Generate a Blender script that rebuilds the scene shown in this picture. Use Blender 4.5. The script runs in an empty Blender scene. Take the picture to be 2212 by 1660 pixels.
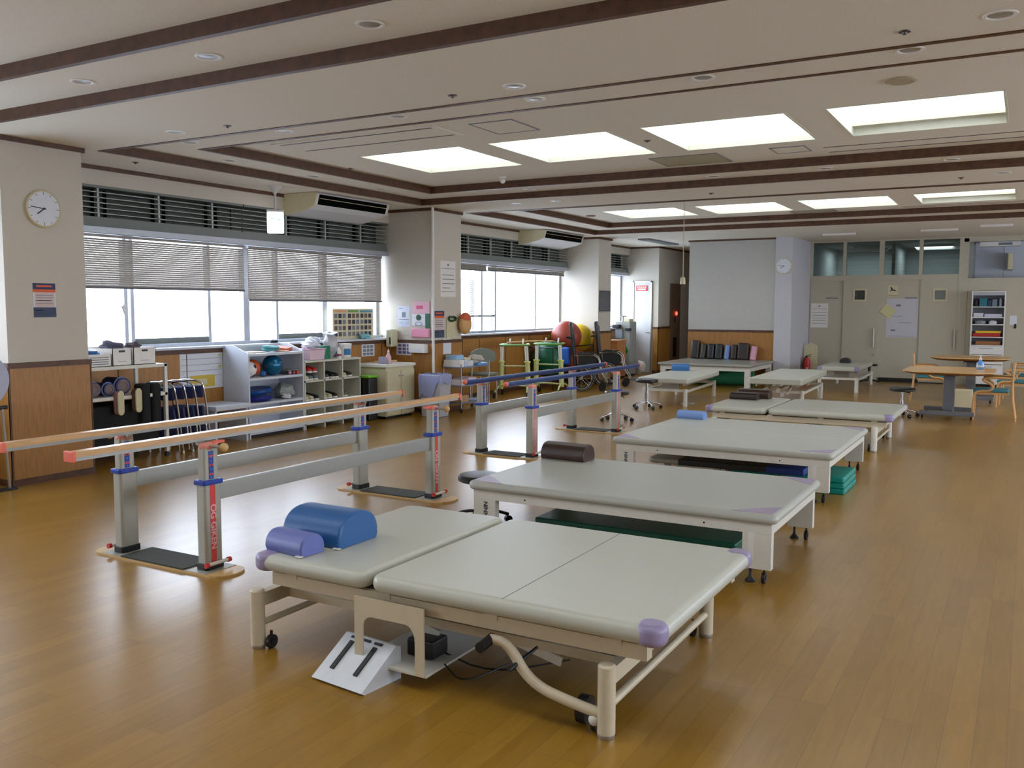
import bpy, bmesh, math, random
from mathutils import Vector, Matrix
random.seed(7)
C = bpy.context.scene.collection
SC = bpy.context.scene
PI = math.pi

# ------------------------------------------------------------------ camera
cam_data = bpy.data.cameras.new('camera'); cam = bpy.data.objects.new('camera', cam_data); C.objects.link(cam)
cam_data.sensor_width = 36.0; cam_data.lens = 1946.85 / 2212 * 36.0; cam_data.clip_start = 0.05; cam_data.clip_end = 200
def cam_matrix(yaw, pitch, roll, loc):
    cy, sy, cp, sp, cr, sr = math.cos(yaw), math.sin(yaw), math.cos(pitch), math.sin(pitch), math.cos(roll), math.sin(roll)
    f0 = Vector((-sy, cy, 0)); r0 = Vector((cy, sy, 0)); u0 = Vector((0, 0, 1))
    f = f0*cp - u0*sp; u = u0*cp + f0*sp
    r = r0*cr + u*sr; u2 = u*cr - r0*sr
    m = Matrix((r, u2, -f)).transposed().to_4x4(); m.translation = loc
    return m
cam.matrix_world = cam_matrix(math.radians(29.737), math.radians(4.8767), math.radians(0.124), Vector((0, 0, 1.6)))
SC.camera = cam

# ------------------------------------------------------------------ world, daylight, exposure
world = bpy.data.worlds.new('sky'); SC.world = world; world.use_nodes = True
wn = world.node_tree.nodes; wl = world.node_tree.links; wn.clear()
wo = wn.new('ShaderNodeOutputWorld'); wb = wn.new('ShaderNodeBackground'); wl.new(wb.outputs[0], wo.inputs[0])
wg = wn.new('ShaderNodeTexCoord'); wsx = wn.new('ShaderNodeSeparateXYZ'); wr = wn.new('ShaderNodeValToRGB')
wl.new(wg.outputs['Generated'], wsx.inputs[0]); wl.new(wsx.outputs[2], wr.inputs[0]); wl.new(wr.outputs[0], wb.inputs[0])
wr.color_ramp.elements[0].color = (0.78, 0.86, 1.0, 1); wr.color_ramp.elements[1].color = (0.62, 0.78, 1.0, 1)
wb.inputs[1].default_value = 6.6
SC.view_settings.view_transform = 'Standard'; SC.view_settings.look = 'None'
SC.view_settings.exposure = 0.85; SC.view_settings.gamma = 1.0; SC.view_settings.use_curve_mapping = False
PANEL_STRENGTH = 1.3
def portal(y0, y1, z0, z1, right=False):
    l = bpy.data.lights.new('window_portal', 'AREA'); l.shape = 'RECTANGLE'; l.size = y1-y0; l.size_y = z1-z0
    l.cycles.is_portal = True
    o = bpy.data.objects.new('window_portal', l); C.objects.link(o)
    o.location = (-8.99, (y0+y1)/2, (z0+z1)/2)
    o.rotation_euler = Matrix(((0, 0, -1), (-1, 0, 0), (0, 1, 0))).to_euler()
    if right:
        o.location.x = 5.19; o.rotation_euler = Matrix(((0, 0, 1), (1, 0, 0), (0, 1, 0))).to_euler()
    return o
RWIN = ((1.0, 6.2), (7.6, 12.8), (14.2, 19.6))
for a in RWIN: portal(a[0], a[1], 1.0, 2.4, True)
for a in ((-2.9, 4.6), (5.45, 11.15), (11.96, 17.42), (18.2, 20.75)):
    portal(a[0], a[1], 1.15, 2.4)

# ------------------------------------------------------------------ materials
def lin(c):
    c = [x/255.0 for x in c]
    return tuple((x/12.92 if x <= 0.04045 else ((x+0.055)/1.055)**2.4) for x in c) + (1.0,)
MATS = {}
def mk(name, col, rough=0.5, metal=0.0, spec=0.5, var=0.0, scale=20.0, bump=0.0, coat=0.0, emit=0.0, stretch=(1, 1, 1), col2=None, alpha=1.0):
    if name in MATS: return MATS[name]
    m = bpy.data.materials.new(name); m.use_nodes = True; nt = m.node_tree; b = nt.nodes['Principled BSDF']
    base = lin(col)
    b.inputs['Base Color'].default_value = base
    b.inputs['Roughness'].default_value = rough; b.inputs['Metallic'].default_value = metal
    b.inputs['Specular IOR Level'].default_value = spec
    if coat: b.inputs['Coat Weight'].default_value = coat; b.inputs['Coat Roughness'].default_value = 0.28
    if emit: b.inputs['Emission Color'].default_value = base; b.inputs['Emission Strength'].default_value = emit
    if alpha < 1: b.inputs['Alpha'].default_value = alpha
    tc = nt.nodes.new('ShaderNodeTexCoord'); mp = nt.nodes.new('ShaderNodeMapping'); nz = nt.nodes.new('ShaderNodeTexNoise')
    mp.inputs['Scale'].default_value = stretch; nz.inputs['Scale'].default_value = scale; nz.inputs['Detail'].default_value = 4
    nt.links.new(tc.outputs['Object'], mp.inputs[0]); nt.links.new(mp.outputs[0], nz.inputs['Vector'])
    v = var if var else 0.03
    rp = nt.nodes.new('ShaderNodeValToRGB'); rp.color_ramp.elements[0].position = 0.3; rp.color_ramp.elements[1].position = 0.7
    c2 = lin(col2) if col2 else None
    rp.color_ramp.elements[0].color = tuple(x*(1-v) for x in base[:3]) + (1,)
    rp.color_ramp.elements[1].color = c2 if c2 else tuple(min(1, x*(1+v)) for x in base[:3]) + (1,)
    nt.links.new(nz.outputs['Fac'], rp.inputs[0]); nt.links.new(rp.outputs[0], b.inputs['Base Color'])
    if bump:
        bp = nt.nodes.new('ShaderNodeBump'); bp.inputs['Strength'].default_value = bump; bp.inputs['Distance'].default_value = 0.01
        nt.links.new(nz.outputs['Fac'], bp.inputs['Height']); nt.links.new(bp.outputs[0], b.inputs['Normal'])
    MATS[name] = m
    return m

def floor_material():
    m = bpy.data.materials.new('oak_parquet'); m.use_nodes = True; nt = m.node_tree; N = nt.nodes; L = nt.links; b = N['Principled BSDF']
    tc = N.new('ShaderNodeTexCoord'); mp = N.new('ShaderNodeMapping'); mp.inputs['Rotation'].default_value = (0, 0, PI/2)
    L.new(tc.outputs['Object'], mp.inputs[0])
    br = N.new('ShaderNodeTexBrick'); L.new(mp.outputs[0], br.inputs['Vector'])
    br.offset = 0.37; br.offset_frequency = 3; br.squash = 1.0
    br.inputs['Scale'].default_value = 1.0; br.inputs['Mortar Size'].default_value = 0.0012; br.inputs['Mortar Smooth'].default_value = 0.6
    br.inputs['Brick Width'].default_value = 0.92; br.inputs['Row Height'].default_value = 0.106; br.inputs['Bias'].default_value = 0.0
    br.inputs['Color1'].default_value = lin((160, 120, 40)); br.inputs['Color2'].default_value = lin((148, 109, 32)); br.inputs['Mortar'].default_value = lin((112, 80, 34))
    mp2 = N.new('ShaderNodeMapping'); mp2.inputs['Scale'].default_value = (26, 2.2, 1); L.new(tc.outputs['Object'], mp2.inputs[0])
    nz = N.new('ShaderNodeTexNoise'); nz.inputs['Scale'].default_value = 1.6; nz.inputs['Detail'].default_value = 6; nz.inputs['Distortion'].default_value = 0.6
    L.new(mp2.outputs[0], nz.inputs['Vector'])
    big = N.new('ShaderNodeTexNoise'); big.inputs['Scale'].default_value = 0.7; L.new(tc.outputs['Object'], big.inputs['Vector'])
    rp = N.new('ShaderNodeValToRGB'); rp.color_ramp.elements[0].position = 0.3; rp.color_ramp.elements[1].position = 0.75
    rp.color_ramp.elements[0].color = (0.84, 0.81, 0.74, 1); rp.color_ramp.elements[1].color = (1.08, 1.07, 1.05, 1)
    L.new(nz.outputs['Fac'], rp.inputs[0])
    mx = N.new('ShaderNodeMix'); mx.data_type = 'RGBA'; mx.blend_type = 'MULTIPLY'; mx.inputs['Factor'].default_value = 0.8
    L.new(br.outputs['Color'], mx.inputs['A']); L.new(rp.outputs[0], mx.inputs['B']); L.new(mx.outputs['Result'], b.inputs['Base Color'])
    rr = N.new('ShaderNodeMapRange'); rr.inputs['From Min'].default_value = 0.3; rr.inputs['From Max'].default_value = 0.7
    rr.inputs['To Min'].default_value = 0.278; rr.inputs['To Max'].default_value = 0.31; L.new(big.outputs['Fac'], rr.inputs['Value']); L.new(rr.outputs[0], b.inputs['Roughness'])
    b.inputs['Specular IOR Level'].default_value = 0.55
    b.inputs['Coat Weight'].default_value = 0.3; b.inputs['Coat Roughness'].default_value = 0.276
    return m
def glass_material(name, tint=(1, 1, 1, 1), fac=0.08):
    m = bpy.data.materials.new(name); m.use_nodes = True; nt = m.node_tree; nt.nodes.clear()
    o = nt.nodes.new('ShaderNodeOutputMaterial'); mx = nt.nodes.new('ShaderNodeMixShader'); t = nt.nodes.new('ShaderNodeBsdfTransparent'); g = nt.nodes.new('ShaderNodeBsdfGlossy')
    t.inputs[0].default_value = tint; g.inputs['Roughness'].default_value = 0.02
    fr = nt.nodes.new('ShaderNodeLayerWeight'); fr.inputs[0].default_value = 0.5
    pw = nt.nodes.new('ShaderNodeMath'); pw.operation = 'POWER'; pw.inputs[1].default_value = 4.0; nt.links.new(fr.outputs['Facing'], pw.inputs[0])
    ma = nt.nodes.new('ShaderNodeMath'); ma.operation = 'MULTIPLY_ADD'; ma.inputs[1].default_value = 0.7; ma.inputs[2].default_value = fac/2; nt.links.new(pw.outputs[0], ma.inputs[0])
    nt.links.new(ma.outputs[0], mx.inputs[0]); nt.links.new(t.outputs[0], mx.inputs[1]); nt.links.new(g.outputs[0], mx.inputs[2]); nt.links.new(mx.outputs[0], o.inputs[0])
    return m

M_floor = floor_material()
M_glass = glass_material('window_glass'); M_dglass = glass_material('dark_glass', (0.72, 0.78, 0.78, 1))
M_ceil = mk('ceiling_board', (220, 211, 194), 0.9, var=0.06, scale=90, bump=0.1)
M_wall = mk('wallpaper', (198, 190, 176), 0.85, var=0.03, scale=120, bump=0.08)
M_white = mk('white_paint', (206, 204, 202), 0.6, var=0.02)
M_door = mk('door_beige', (186, 178, 158), 0.55, var=0.02)
M_cream = mk('cream_metal', (206, 196, 160), 0.45)
M_wains = mk('wainscot_wood', (160, 110, 48), 0.45, var=0.18, scale=7, stretch=(9, 9, 0.8), coat=0.1)
M_dark = mk('dark_stained_wood', (84, 52, 30), 0.5, var=0.35, scale=5, stretch=(3, 3, 3))
M_alu = mk('aluminium_frame', (176, 180, 188), 0.4, metal=0.3)
M_grey = mk('grey_green_metal', (112, 118, 114), 0.5)
M_slat = mk('louvre_slat', (168, 174, 168), 0.45, metal=0.2)
M_back = mk('louvre_backing', (74, 80, 72), 0.7, var=0.2, scale=2)
M_blind = mk('blind_slat', (150, 143, 134), 0.5)
M_board = mk('partition_board', (182, 180, 172), 0.6)
M_void = mk('matte_black', (8, 10, 10), 0.95, spec=0.05)
M_blindrail = mk('blind_rail', (92, 92, 100), 0.5)
M_vinyl = mk('pale_vinyl', (190, 190, 176), 0.34, var=0.02, scale=160, bump=0.03)
M_vinylg = mk('grey_vinyl', (180, 181, 171), 0.35, var=0.02, scale=160, bump=0.03)
M_lilac = mk('lilac_vinyl', (150, 138, 172), 0.35)
M_lilacp = mk('pale_lilac_vinyl', (164, 148, 174), 0.4)
M_frame = mk('beige_frame_paint', (206, 192, 164), 0.4)
M_fwhite = mk('white_frame_paint', (216, 212, 200), 0.4)
M_chrome = mk('chrome', (200, 200, 205), 0.15, metal=1.0)
M_steel = mk('brushed_steel', (176, 172, 164), 0.35, metal=0.7)
M_black = mk('black_plastic', (22, 22, 24), 0.45)
M_rubber = mk('dark_rubber', (58, 58, 50), 0.75, var=0.1, scale=60, bump=0.1)
M_blackv = mk('black_vinyl', (26, 28, 30), 0.35)
M_bluev = mk('blue_vinyl', (38, 92, 150), 0.38, bump=0.03, scale=200)
M_lblue = mk('periwinkle_vinyl', (104, 114, 178), 0.42)
M_sky = mk('light_blue_vinyl', (112, 142, 196), 0.4)
M_brownv = mk('brown_leatherette', (62, 42, 34), 0.35, bump=0.05, scale=200)
M_dkbrown = mk('dark_brown_leatherette', (44, 32, 26), 0.4)
M_pink = mk('pink_foam', (206, 150, 168), 0.6)
M_green = mk('green_vinyl', (0, 84, 66), 0.4)
M_teal = mk('teal_vinyl', (0, 140, 128), 0.4)
M_matgr = mk('rolled_green_mat', (60, 150, 110), 0.5)
M_colgrey = mk('aluminium_column', (170, 168, 156), 0.45, metal=0.25)
M_beam = mk('aluminium_beam', (168, 168, 162), 0.35, metal=0.4)
M_railw = mk('handrail_wood', (196, 150, 96), 0.28, var=0.12, scale=8, stretch=(12, 1, 12), coat=0.3)
M_bluep = mk('blue_plastic', (28, 60, 160), 0.4)
M_coral = mk('coral_plastic', (234, 110, 84), 0.4)
M_salmon = mk('salmon_plastic', (222, 138, 122), 0.4)
M_red = mk('red_plastic', (200, 44, 44), 0.4)
M_redst = mk('red_sticker', (214, 64, 56), 0.5)
M_wht = mk('white_print', (226, 222, 216), 0.5)
M_tan = mk('tan_wood', (206, 168, 110), 0.4, var=0.08, scale=12)
M_railb = mk('blue_rail', (42, 66, 118), 0.3)
M_paper = mk('paper', (214, 216, 222), 0.7)
M_ink = mk('ink_grey', (120, 122, 130), 0.7)
M_inkd = mk('ink_dark', (50, 52, 70), 0.7)
M_navy = mk('navy_print', (44, 50, 92), 0.6)
M_orange = mk('orange_print', (222, 96, 44), 0.6)
M_yellow = mk('yellow_plastic', (228, 190, 30), 0.4)
M_ygreen = mk('pale_green_paint', (196, 200, 130), 0.45)
M_lgreen = mk('leaf_green_vinyl', (104, 160, 70), 0.45)
M_dgreen = mk('dark_green_rubber', (0, 86, 52), 0.4)
M_rust = mk('rust_rubber', (150, 62, 42), 0.42)
M_tblwood = mk('table_wood', (206, 160, 98), 0.3, var=0.08, scale=10, stretch=(1, 6, 6), coat=0.2)
M_edgewood = mk('edge_wood', (160, 100, 40), 0.4)
M_chairwood = mk('chair_wood', (206, 154, 96), 0.4, var=0.06)
M_tealf = mk('teal_fabric', (60, 120, 130), 0.8)
M_shelfw = mk('white_laminate', (200, 204, 214), 0.45)
M_cubew = mk('cream_laminate', (200, 198, 182), 0.5)
M_brownbox = mk('counter_wood', (172, 112, 58), 0.45, var=0.12, scale=9, stretch=(6, 6, 1))

# ------------------------------------------------------------------ mesh building
class MB:
    def __init__(s): s.v = []; s.f = []; s.m = []
    def add(s, vs, fs, mi=0):
        o = len(s.v); s.v += [Vector(p) for p in vs]; s.f += [tuple(i+o for i in f) for f in fs]; s.m += [mi]*len(fs); return s
    def xf(s, M, start=0):
        for i in range(start, len(s.v)): s.v[i] = M @ s.v[i]
        return s
    def box(s, x0, x1, y0, y1, z0, z1, mi=0, bev=0.0, seg=2):
        if x0 > x1: x0, x1 = x1, x0
        if y0 > y1: y0, y1 = y1, y0
        if z0 > z1: z0, z1 = z1, z0
        if bev <= 0:
            return s.add([(x0,y0,z0),(x1,y0,z0),(x1,y1,z0),(x0,y1,z0),(x0,y0,z1),(x1,y0,z1),(x1,y1,z1),(x0,y1,z1)],
                         [(0,3,2,1),(4,5,6,7),(0,1,5,4),(1,2,6,5),(2,3,7,6),(3,0,4,7)], mi)
        bm = bmesh.new(); bmesh.ops.create_cube(bm, size=1)
        for v in bm.verts: v.co = Vector(((x0+x1)/2+v.co.x*(x1-x0), (y0+y1)/2+v.co.y*(y1-y0), (z0+z1)/2+v.co.z*(z1-z0)))
        bmesh.ops.bevel(bm, geom=bm.edges[:], offset=min(bev, (x1-x0)*.49, (y1-y0)*.49, (z1-z0)*.49), segments=seg, profile=0.5, affect='EDGES')
        bm.verts.index_update(); s.add([v.co.copy() for v in bm.verts], [[v.index for v in f.verts] for f in bm.faces], mi); bm.free(); return s
    def obox(s, c, size, rot=(0,0,0), mi=0, bev=0.0):
        n = len(s.v); s.box(-size[0]/2, size[0]/2, -size[1]/2, size[1]/2, -size[2]/2, size[2]/2, mi, bev)
        from mathutils import Euler
        return s.xf(Matrix.Translation(Vector(c)) @ Euler(rot).to_matrix().to_4x4(), n)
    def cyl(s, p0, p1, r, r1=None, n=16, mi=0, caps=True):
        p0 = Vector(p0); p1 = Vector(p1); r1 = r if r1 is None else r1
        d = (p1-p0).normalized(); a = Vector((0,0,1)) if abs(d.z) < .9 else Vector((1,0,0)); u = d.cross(a).normalized(); w = d.cross(u)
        vs = []
        for p, q in ((p0, r), (p1, r1)):
            for i in range(n):
                t = 2*PI*i/n; vs.append(p + (u*math.cos(t)+w*math.sin(t))*q)
        fs = [(i, i+n, (i+1)%n+n, (i+1)%n) for i in range(n)]
        if caps: fs += [tuple(range(n)), tuple(range(2*n-1, n-1, -1))]
        return s.add(vs, fs, mi)
    def tube(s, pts, r, n=10, mi=0, closed=False, sub=0, flat=None):
        pts = [Vector(p) for p in pts]
        for _ in range(sub):
            q = []; N = len(pts)
            rng = range(N) if closed else range(N-1)
            if not closed: q.append(pts[0])
            for i in rng:
                a = pts[i]; b = pts[(i+1) % N]; q += [a*.75+b*.25, a*.25+b*.75]
            if not closed: q.append(pts[-1])
            pts = q
        N = len(pts); T = []
        for i in range(N):
            a = pts[i-1] if (i > 0 or closed) else pts[0]; b = pts[(i+1) % N] if (i < N-1 or closed) else pts[-1]
            T.append((b-a).normalized())
        a = Vector((0,0,1)) if abs(T[0].z) < .9 else Vector((1,0,0)); u = T[0].cross(a).normalized(); vs = []
        for i in range(N):
            u = (u - T[i]*u.dot(T[i])).normalized(); w = T[i].cross(u)
            for k in range(n):
                t = 2*PI*k/n; vs.append(pts[i] + (u*math.cos(t)+w*math.sin(t))*r)
        fs = []
        for i in range(N if closed else N-1):
            j = (i+1) % N
            fs += [(i*n+k, j*n+k, j*n+(k+1)%n, i*n+(k+1)%n) for k in range(n)]
        if not closed: fs += [tuple(range(n-1, -1, -1))[::-1], tuple(range((N-1)*n+n-1, (N-1)*n-1, -1))]
        return s.add(vs, fs, mi)
    def lathe(s, prof, c, n=24, mi=0, axis='z'):
        c = Vector(c); vs = []; fs = []
        for r, z in prof:
            for i in range(n):
                t = 2*PI*i/n; x, y = r*math.cos(t), r*math.sin(t)
                p = (x, y, z) if axis == 'z' else ((z, x, y) if axis == 'x' else (y, z, x))
                vs.append(c+Vector(p))
        for k in range(len(prof)-1):
            for i in range(n):
                j = (i+1) % n; fs.append((k*n+i, k*n+j, (k+1)*n+j, (k+1)*n+i))
        fs.append(tuple(range(n-1, -1, -1))); b = (len(prof)-1)*n; fs.append(tuple(range(b, b+n)))
        return s.add(vs, fs, mi)
    def ball(s, c, r, sc=(1,1,1), n=20, m=12, mi=0):
        prof = [(max(1e-4, r*math.sin(PI*k/m)), -r*math.cos(PI*k/m)) for k in range(m+1)]
        k0 = len(s.v); s.lathe(prof, (0,0,0), n, mi)
        return s.xf(Matrix.Translation(Vector(c)) @ Matrix.Diagonal((sc[0], sc[1], sc[2], 1)), k0)
    def prism(s, poly, axis, a, b, mi=0):
        n = len(poly); vs = []
        for t in (a, b):
            for p, q in poly: vs.append((p, q, t) if axis == 'z' else ((p, t, q) if axis == 'y' else (t, p, q)))
        fs = [(i, (i+1)%n, (i+1)%n+n, i+n) for i in range(n)] + [tuple(range(n-1,-1,-1)), tuple(range(n, 2*n))]
        return s.add(vs, fs, mi)
    def slab(s, x0, x1, y0, y1, z0, z1, rc, re, mi=0, ne=5, nc=6, crown=0.0):
        def ring(ins, z):
            R = max(rc-ins, 0.002); out = []
            for cx, cy, a0 in ((x1-rc, y1-rc, 0), (x0+rc, y1-rc, 90), (x0+rc, y0+rc, 180), (x1-rc, y0+rc, 270)):
                for k in range(nc+1):
                    t = math.radians(a0+90*k/nc); out.append((cx+R*math.cos(t), cy+R*math.sin(t), z))
            return out
        re = min(re, (z1-z0)/2*.999); prof = []
        for k in range(ne+1):
            t = PI/2*k/ne; prof.append((re*(1-math.sin(t)), z0+re*(1-math.cos(t))))
        for k in range(ne+1):
            t = PI/2*k/ne; prof.append((re*(1-math.cos(t)), z1-re+re*math.sin(t)))
        vs = []; fs = []
        for ins, z in prof: vs += ring(ins, z)
        n = 4*(nc+1)
        for k in range(len(prof)-1):
            for i in range(n):
                j = (i+1) % n; fs.append((k*n+i, k*n+j, (k+1)*n+j, (k+1)*n+i))
        fs.append(tuple(range(n-1, -1, -1))); b = (len(prof)-1)*n; fs.append(tuple(range(b, b+n)))
        return s.add(vs, fs, mi)
    def build(s, name, mats, parent=None, loc=None, smooth=True, ang=38, kind=None):
        if not isinstance(mats, (list, tuple)): mats = [mats]
        me = bpy.data.meshes.new(name)
        if parent is not None:
            r = parent
            while r.parent: r = r.parent
            Mi = root_matrix(r).inverted()
            vs = [Mi @ v for v in s.v]
        else:
            if loc is None:
                n = len(s.v); loc = (sum(v.x for v in s.v)/n, sum(v.y for v in s.v)/n, min(v.z for v in s.v))
            L = Vector(loc); vs = [v-L for v in s.v]
        me.from_pydata([tuple(v) for v in vs], [], s.f)
        for m in mats: me.materials.append(m)
        me.polygons.foreach_set('material_index', s.m)
        bm = bmesh.new(); bm.from_mesh(me); bmesh.ops.recalc_face_normals(bm, faces=bm.faces[:]); bm.to_mesh(me); bm.free()
        if smooth:
            me.polygons.foreach_set('use_smooth', [True]*len(me.polygons)); me.set_sharp_from_angle(angle=math.radians(ang))
        me.update()
        o = bpy.data.objects.new(name, me); C.objects.link(o)
        if parent is not None: o.parent = parent
        else: o.location = loc
        if kind: o['kind'] = kind
        if smooth: wnm = o.modifiers.new('weighted_normals', 'WEIGHTED_NORMAL'); wnm.keep_sharp = True
        return o
def root_matrix(o):
    return Matrix.Translation(o.location) @ o.rotation_euler.to_matrix().to_4x4()
def tag(o, label, cat, group=None, kind=None):
    o['label'] = label; o['category'] = cat
    if group: o['group'] = group
    if kind: o['kind'] = kind
    return o
def thing(name, label, cat, loc=(0,0,0), rotz=0.0, group=None):
    o = bpy.data.objects.new(name, None); C.objects.link(o); o.location = loc; o.rotation_euler = (0,0,rotz); o.empty_display_size = 0.1
    return tag(o, label, cat, group)
def struct(name, mb, mats, **k): return mb.build(name, mats, kind='structure', **k)
def dup(root, loc=None, rotz=None, label=None, group=None):
    r = root.copy(); C.objects.link(r)
    if loc is not None: r.location = loc
    if rotz is not None: r.rotation_euler = (0,0,rotz)
    if label: r['label'] = label
    if group: r['group'] = group
    for ch in list(root.children):
        c = ch.copy(); C.objects.link(c); c.parent = r
        for g in list(ch.children):
            d = g.copy(); C.objects.link(d); d.parent = c
    return r
def text_mb(txt, size, M, mi=0, depth=0.001):
    cu = bpy.data.curves.new('t', 'FONT'); cu.body = txt; cu.size = size; cu.extrude = depth; cu.offset = size*.03; cu.align_x = 'CENTER'; cu.align_y = 'CENTER'
    o = bpy.data.objects.new('t', cu); C.objects.link(o)
    dg = bpy.context.evaluated_depsgraph_get(); me = bpy.data.meshes.new_from_object(o.evaluated_get(dg))
    mb = MB(); mb.add([M @ v.co for v in me.vertices], [tuple(p.vertices) for p in me.polygons], mi)
    bpy.data.objects.remove(o); bpy.data.curves.remove(cu); bpy.data.meshes.remove(me)
    return mb
def merge(a, b):
    o = len(a.v); a.v += b.v; a.f += [tuple(i+o for i in f) for f in b.f]; a.m += b.m; return a

# ================================================================== THE ROOM
struct('floor', MB().box(-9.1, 5.2, -3.6, 26, -0.1, 0), M_floor, loc=(0,0,0))
Z0, Z1, Z2 = 3.07, 3.15, 3.235
COF = [((-0.9, 4.37), (-0.2, 3.78), (1.37, 2.75)), ((5.6, 10.86), (6.33, 10.33), (7.85, 9.23)), ((12.05, 16.88), (12.8, 16.35), (14.3, 15.65))]
XO, XI, XR, XRI = -7.73, -7.2, 3.5, 2.95
PX = [-6.43, -4.80, -3.17, -1.54, 0.09, 1.72]; PW = 1.32
def grid(mb, xs, ys, z, t, hole):
    for i in range(len(xs)-1):
        for j in range(len(ys)-1):
            cx, cy = (xs[i]+xs[i+1])/2, (ys[j]+ys[j+1])/2
            if not hole(cx, cy): mb.box(xs[i], xs[i+1], ys[j], ys[j+1], z, z+t)
cb = MB()
ys = sorted([-3.6, 26] + [v for c in COF for v in c[0]])
grid(cb, [-9.1, XO, XR, 5.2], ys, Z0, 0.03, lambda x, y: XO < x < XR and any(c[0][0] < y < c[0][1] for c in COF))
for (o0, o1), (i0, i1), (p0, p1) in COF:
    grid(cb, [XO, XI, XRI, XR], [o0, i0, i1, o1], Z1, 0.03, lambda x, y: XI < x < XRI and i0 < y < i1)
    xs = sorted([XI, XRI] + PX + [p+PW for p in PX])
    grid(cb, xs, [i0, p0, p1, i1], Z2, 0.03, lambda x, y: p0 < y < p1 and any(p < x < p+PW for p in PX))
struct('ceiling', cb, M_ceil, loc=(0,0,Z0))
struct('light_seal_slab', MB().box(-9.1, 5.2, -3.6, 26, 3.6, 3.7), M_grey, loc=(0,0,3.6))  # unseen slab, added above the ceiling to stop sky light leaking in
k = 0
for (o0, o1), (i0, i1), _ in COF:
    for (x0, x1, y0, y1, za, zb) in ((XO, XR, o0, o1, Z0-0.006, Z1+0.002), (XI, XRI, i0, i1, Z1-0.006, Z2+0.002)):
        k += 1; w = 0.045; mb = MB()
        mb.box(x0, x1, y0, y0+w, za, zb); mb.box(x0, x1, y1-w, y1, za, zb)
        mb.box(x0, x0+w, y0+w, y1-w, za, zb); mb.box(x1-w, x1, y0+w, y1-w, za, zb)
        struct('trim_%d' % k, mb, M_dark, smooth=False)

# left (window) wall, pillars
wl_ = MB()
BAYS = [(-3.5, 4.66), (5.44, 11.17), (11.95, 17.45), (18.1, 20.8)]
for a, b in BAYS:
    wl_.box(-9.05, -8.55, a, b, 0, 1.11); wl_.box(-9.05, -8.55, a, b, 2.87, 3.62); wl_.box(-9.05, -8.86, a, b, 2.41, 2.87)
struct('wall_left', wl_, M_wall, smooth=False)
PIL = [(4.66, 5.44, -7.75), (11.17, 11.95, -7.75), (17.45, 18.1, -7.88)]
for i, (a, b, x) in enumerate(PIL):
    struct('wall_left_pillar', MB().box(-9.05, x, a, b, 0, 3.62), M_wall, smooth=False)
# wainscot cladding with dark cap rail
wm = MB(); cap = MB(); j = MB()
for a, b in BAYS:
    wm.box(-8.55, -8.538, a, b, 0.07, 1.05); cap.box(-8.55, -8.525, a, b, 1.045, 1.1); cap.box(-8.55, -8.53, a, b, 0, 0.07)
    y = a+0.9
    while y < b-0.1: j.box(-8.55, -8.534, y-0.006, y+0.006, 0.07, 1.045); y += 0.92
for a, b, x in PIL:
    e = 0.014
    wm.box(x, x+e, a-e, b+e, 0.06, 1.05); wm.box(-8.55, x, a-e, a, 0.06, 1.05); wm.box(-8.55, x, b, b+e, 0.06, 1.05)
    e = 0.02
    for z0, z1 in ((1.05, 1.1), (0, 0.06)):
        cap.box(x, x+e, a-e, b+e, z0, z1); cap.box(-8.55, x, a-e, a, z0, z1); cap.box(-8.55, x, b, b+e, z0, z1)
    for yy in (a-0.014, b+0.002): j.box(x, x+0.018, yy, yy+0.014, 0.06, 1.05)
struct('wainscot_panelling_left', wm, M_wains, smooth=False); merge(cap, j); struct('baseboard_left', cap, M_dark, smooth=False)
cr = MB(); h = 0.042
for a, b in BAYS: cr.box(-8.55, -8.525, a, b, Z0-h, Z0)
for a, b, x in PIL:
    cr.box(x, x+0.025, a-.025, b+.025, Z0-h, Z0); cr.box(-8.55, x, a-.025, a, Z0-h, Z0); cr.box(-8.55, x, b, b+.025, Z0-h, Z0)
struct('trim_7', cr, M_dark, smooth=False)

# windows
def window(n, y0, y1, mull, sash_low=(), rails=(), handle=None, wide=()):
    f = MB(); X0, X1 = -8.86, -8.78
    f.box(-8.9, -8.70, y0, y1, 1.11, 1.165); f.box(X0, X1, y0, y1, 2.36, 2.44)
    f.box(X0, X1, y0, y0+0.05, 1.165, 2.36); f.box(X0, X1, y1-0.05, y1, 1.165, 2.36)
    for y in mull: f.box(X0, X1-0.01, y-0.022, y+0.022, 1.165, 2.36)
    for y in wide: f.box(X0, X1, y-0.05, y+0.05, 1.165, 2.36)
    fr = f.build('window_%d' % n, M_alu, smooth=False, loc=(-8.82, (y0+y1)/2, 1.11), kind='structure')
    s = MB()
    for a, b in sash_low: s.box(X0+.01, X1-.02, a, b, 1.165, 1.23); s.box(X0+.01, X1-.02, a, a+.03, 1.165, 2.36)
    for a, b, z in rails: s.box(X0+.01, X1-.02, a, b, z, z+0.03)
    if s.v: s.build('sash', M_grey, fr, smooth=False)
    MB().box(-8.835, -8.83, y0+.04, y1-.04, 1.165, 2.37).build('pane', M_glass, fr, smooth=False)
    MB().box(-8.72, -8.50, y0, y1, 1.1, 1.125).build('window_sill', M_shelfw, fr, smooth=False)
    b = MB(); b.box(-8.86, -8.60, y0, y1, 2.44, 2.53); b.build('header_box', M_grey, fr, smooth=False)
    MB().box(-8.86, -8.57, y0, y1, 2.375, 2.44).build('header_rail', M_alu, fr, smooth=False)
    if handle:
        hb = MB(); hb.box(-8.78, -8.765, handle-.02, handle+.02, 1.5, 1.62); hb.tube([(-8.76, handle, 1.58), (-8.74, handle-.02, 1.58), (-8.73, handle-.06, 1.6), (-8.73, handle-.02, 1.5)], 0.01)
        hb.build('crescent_lock', M_steel, fr)
    return fr
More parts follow.
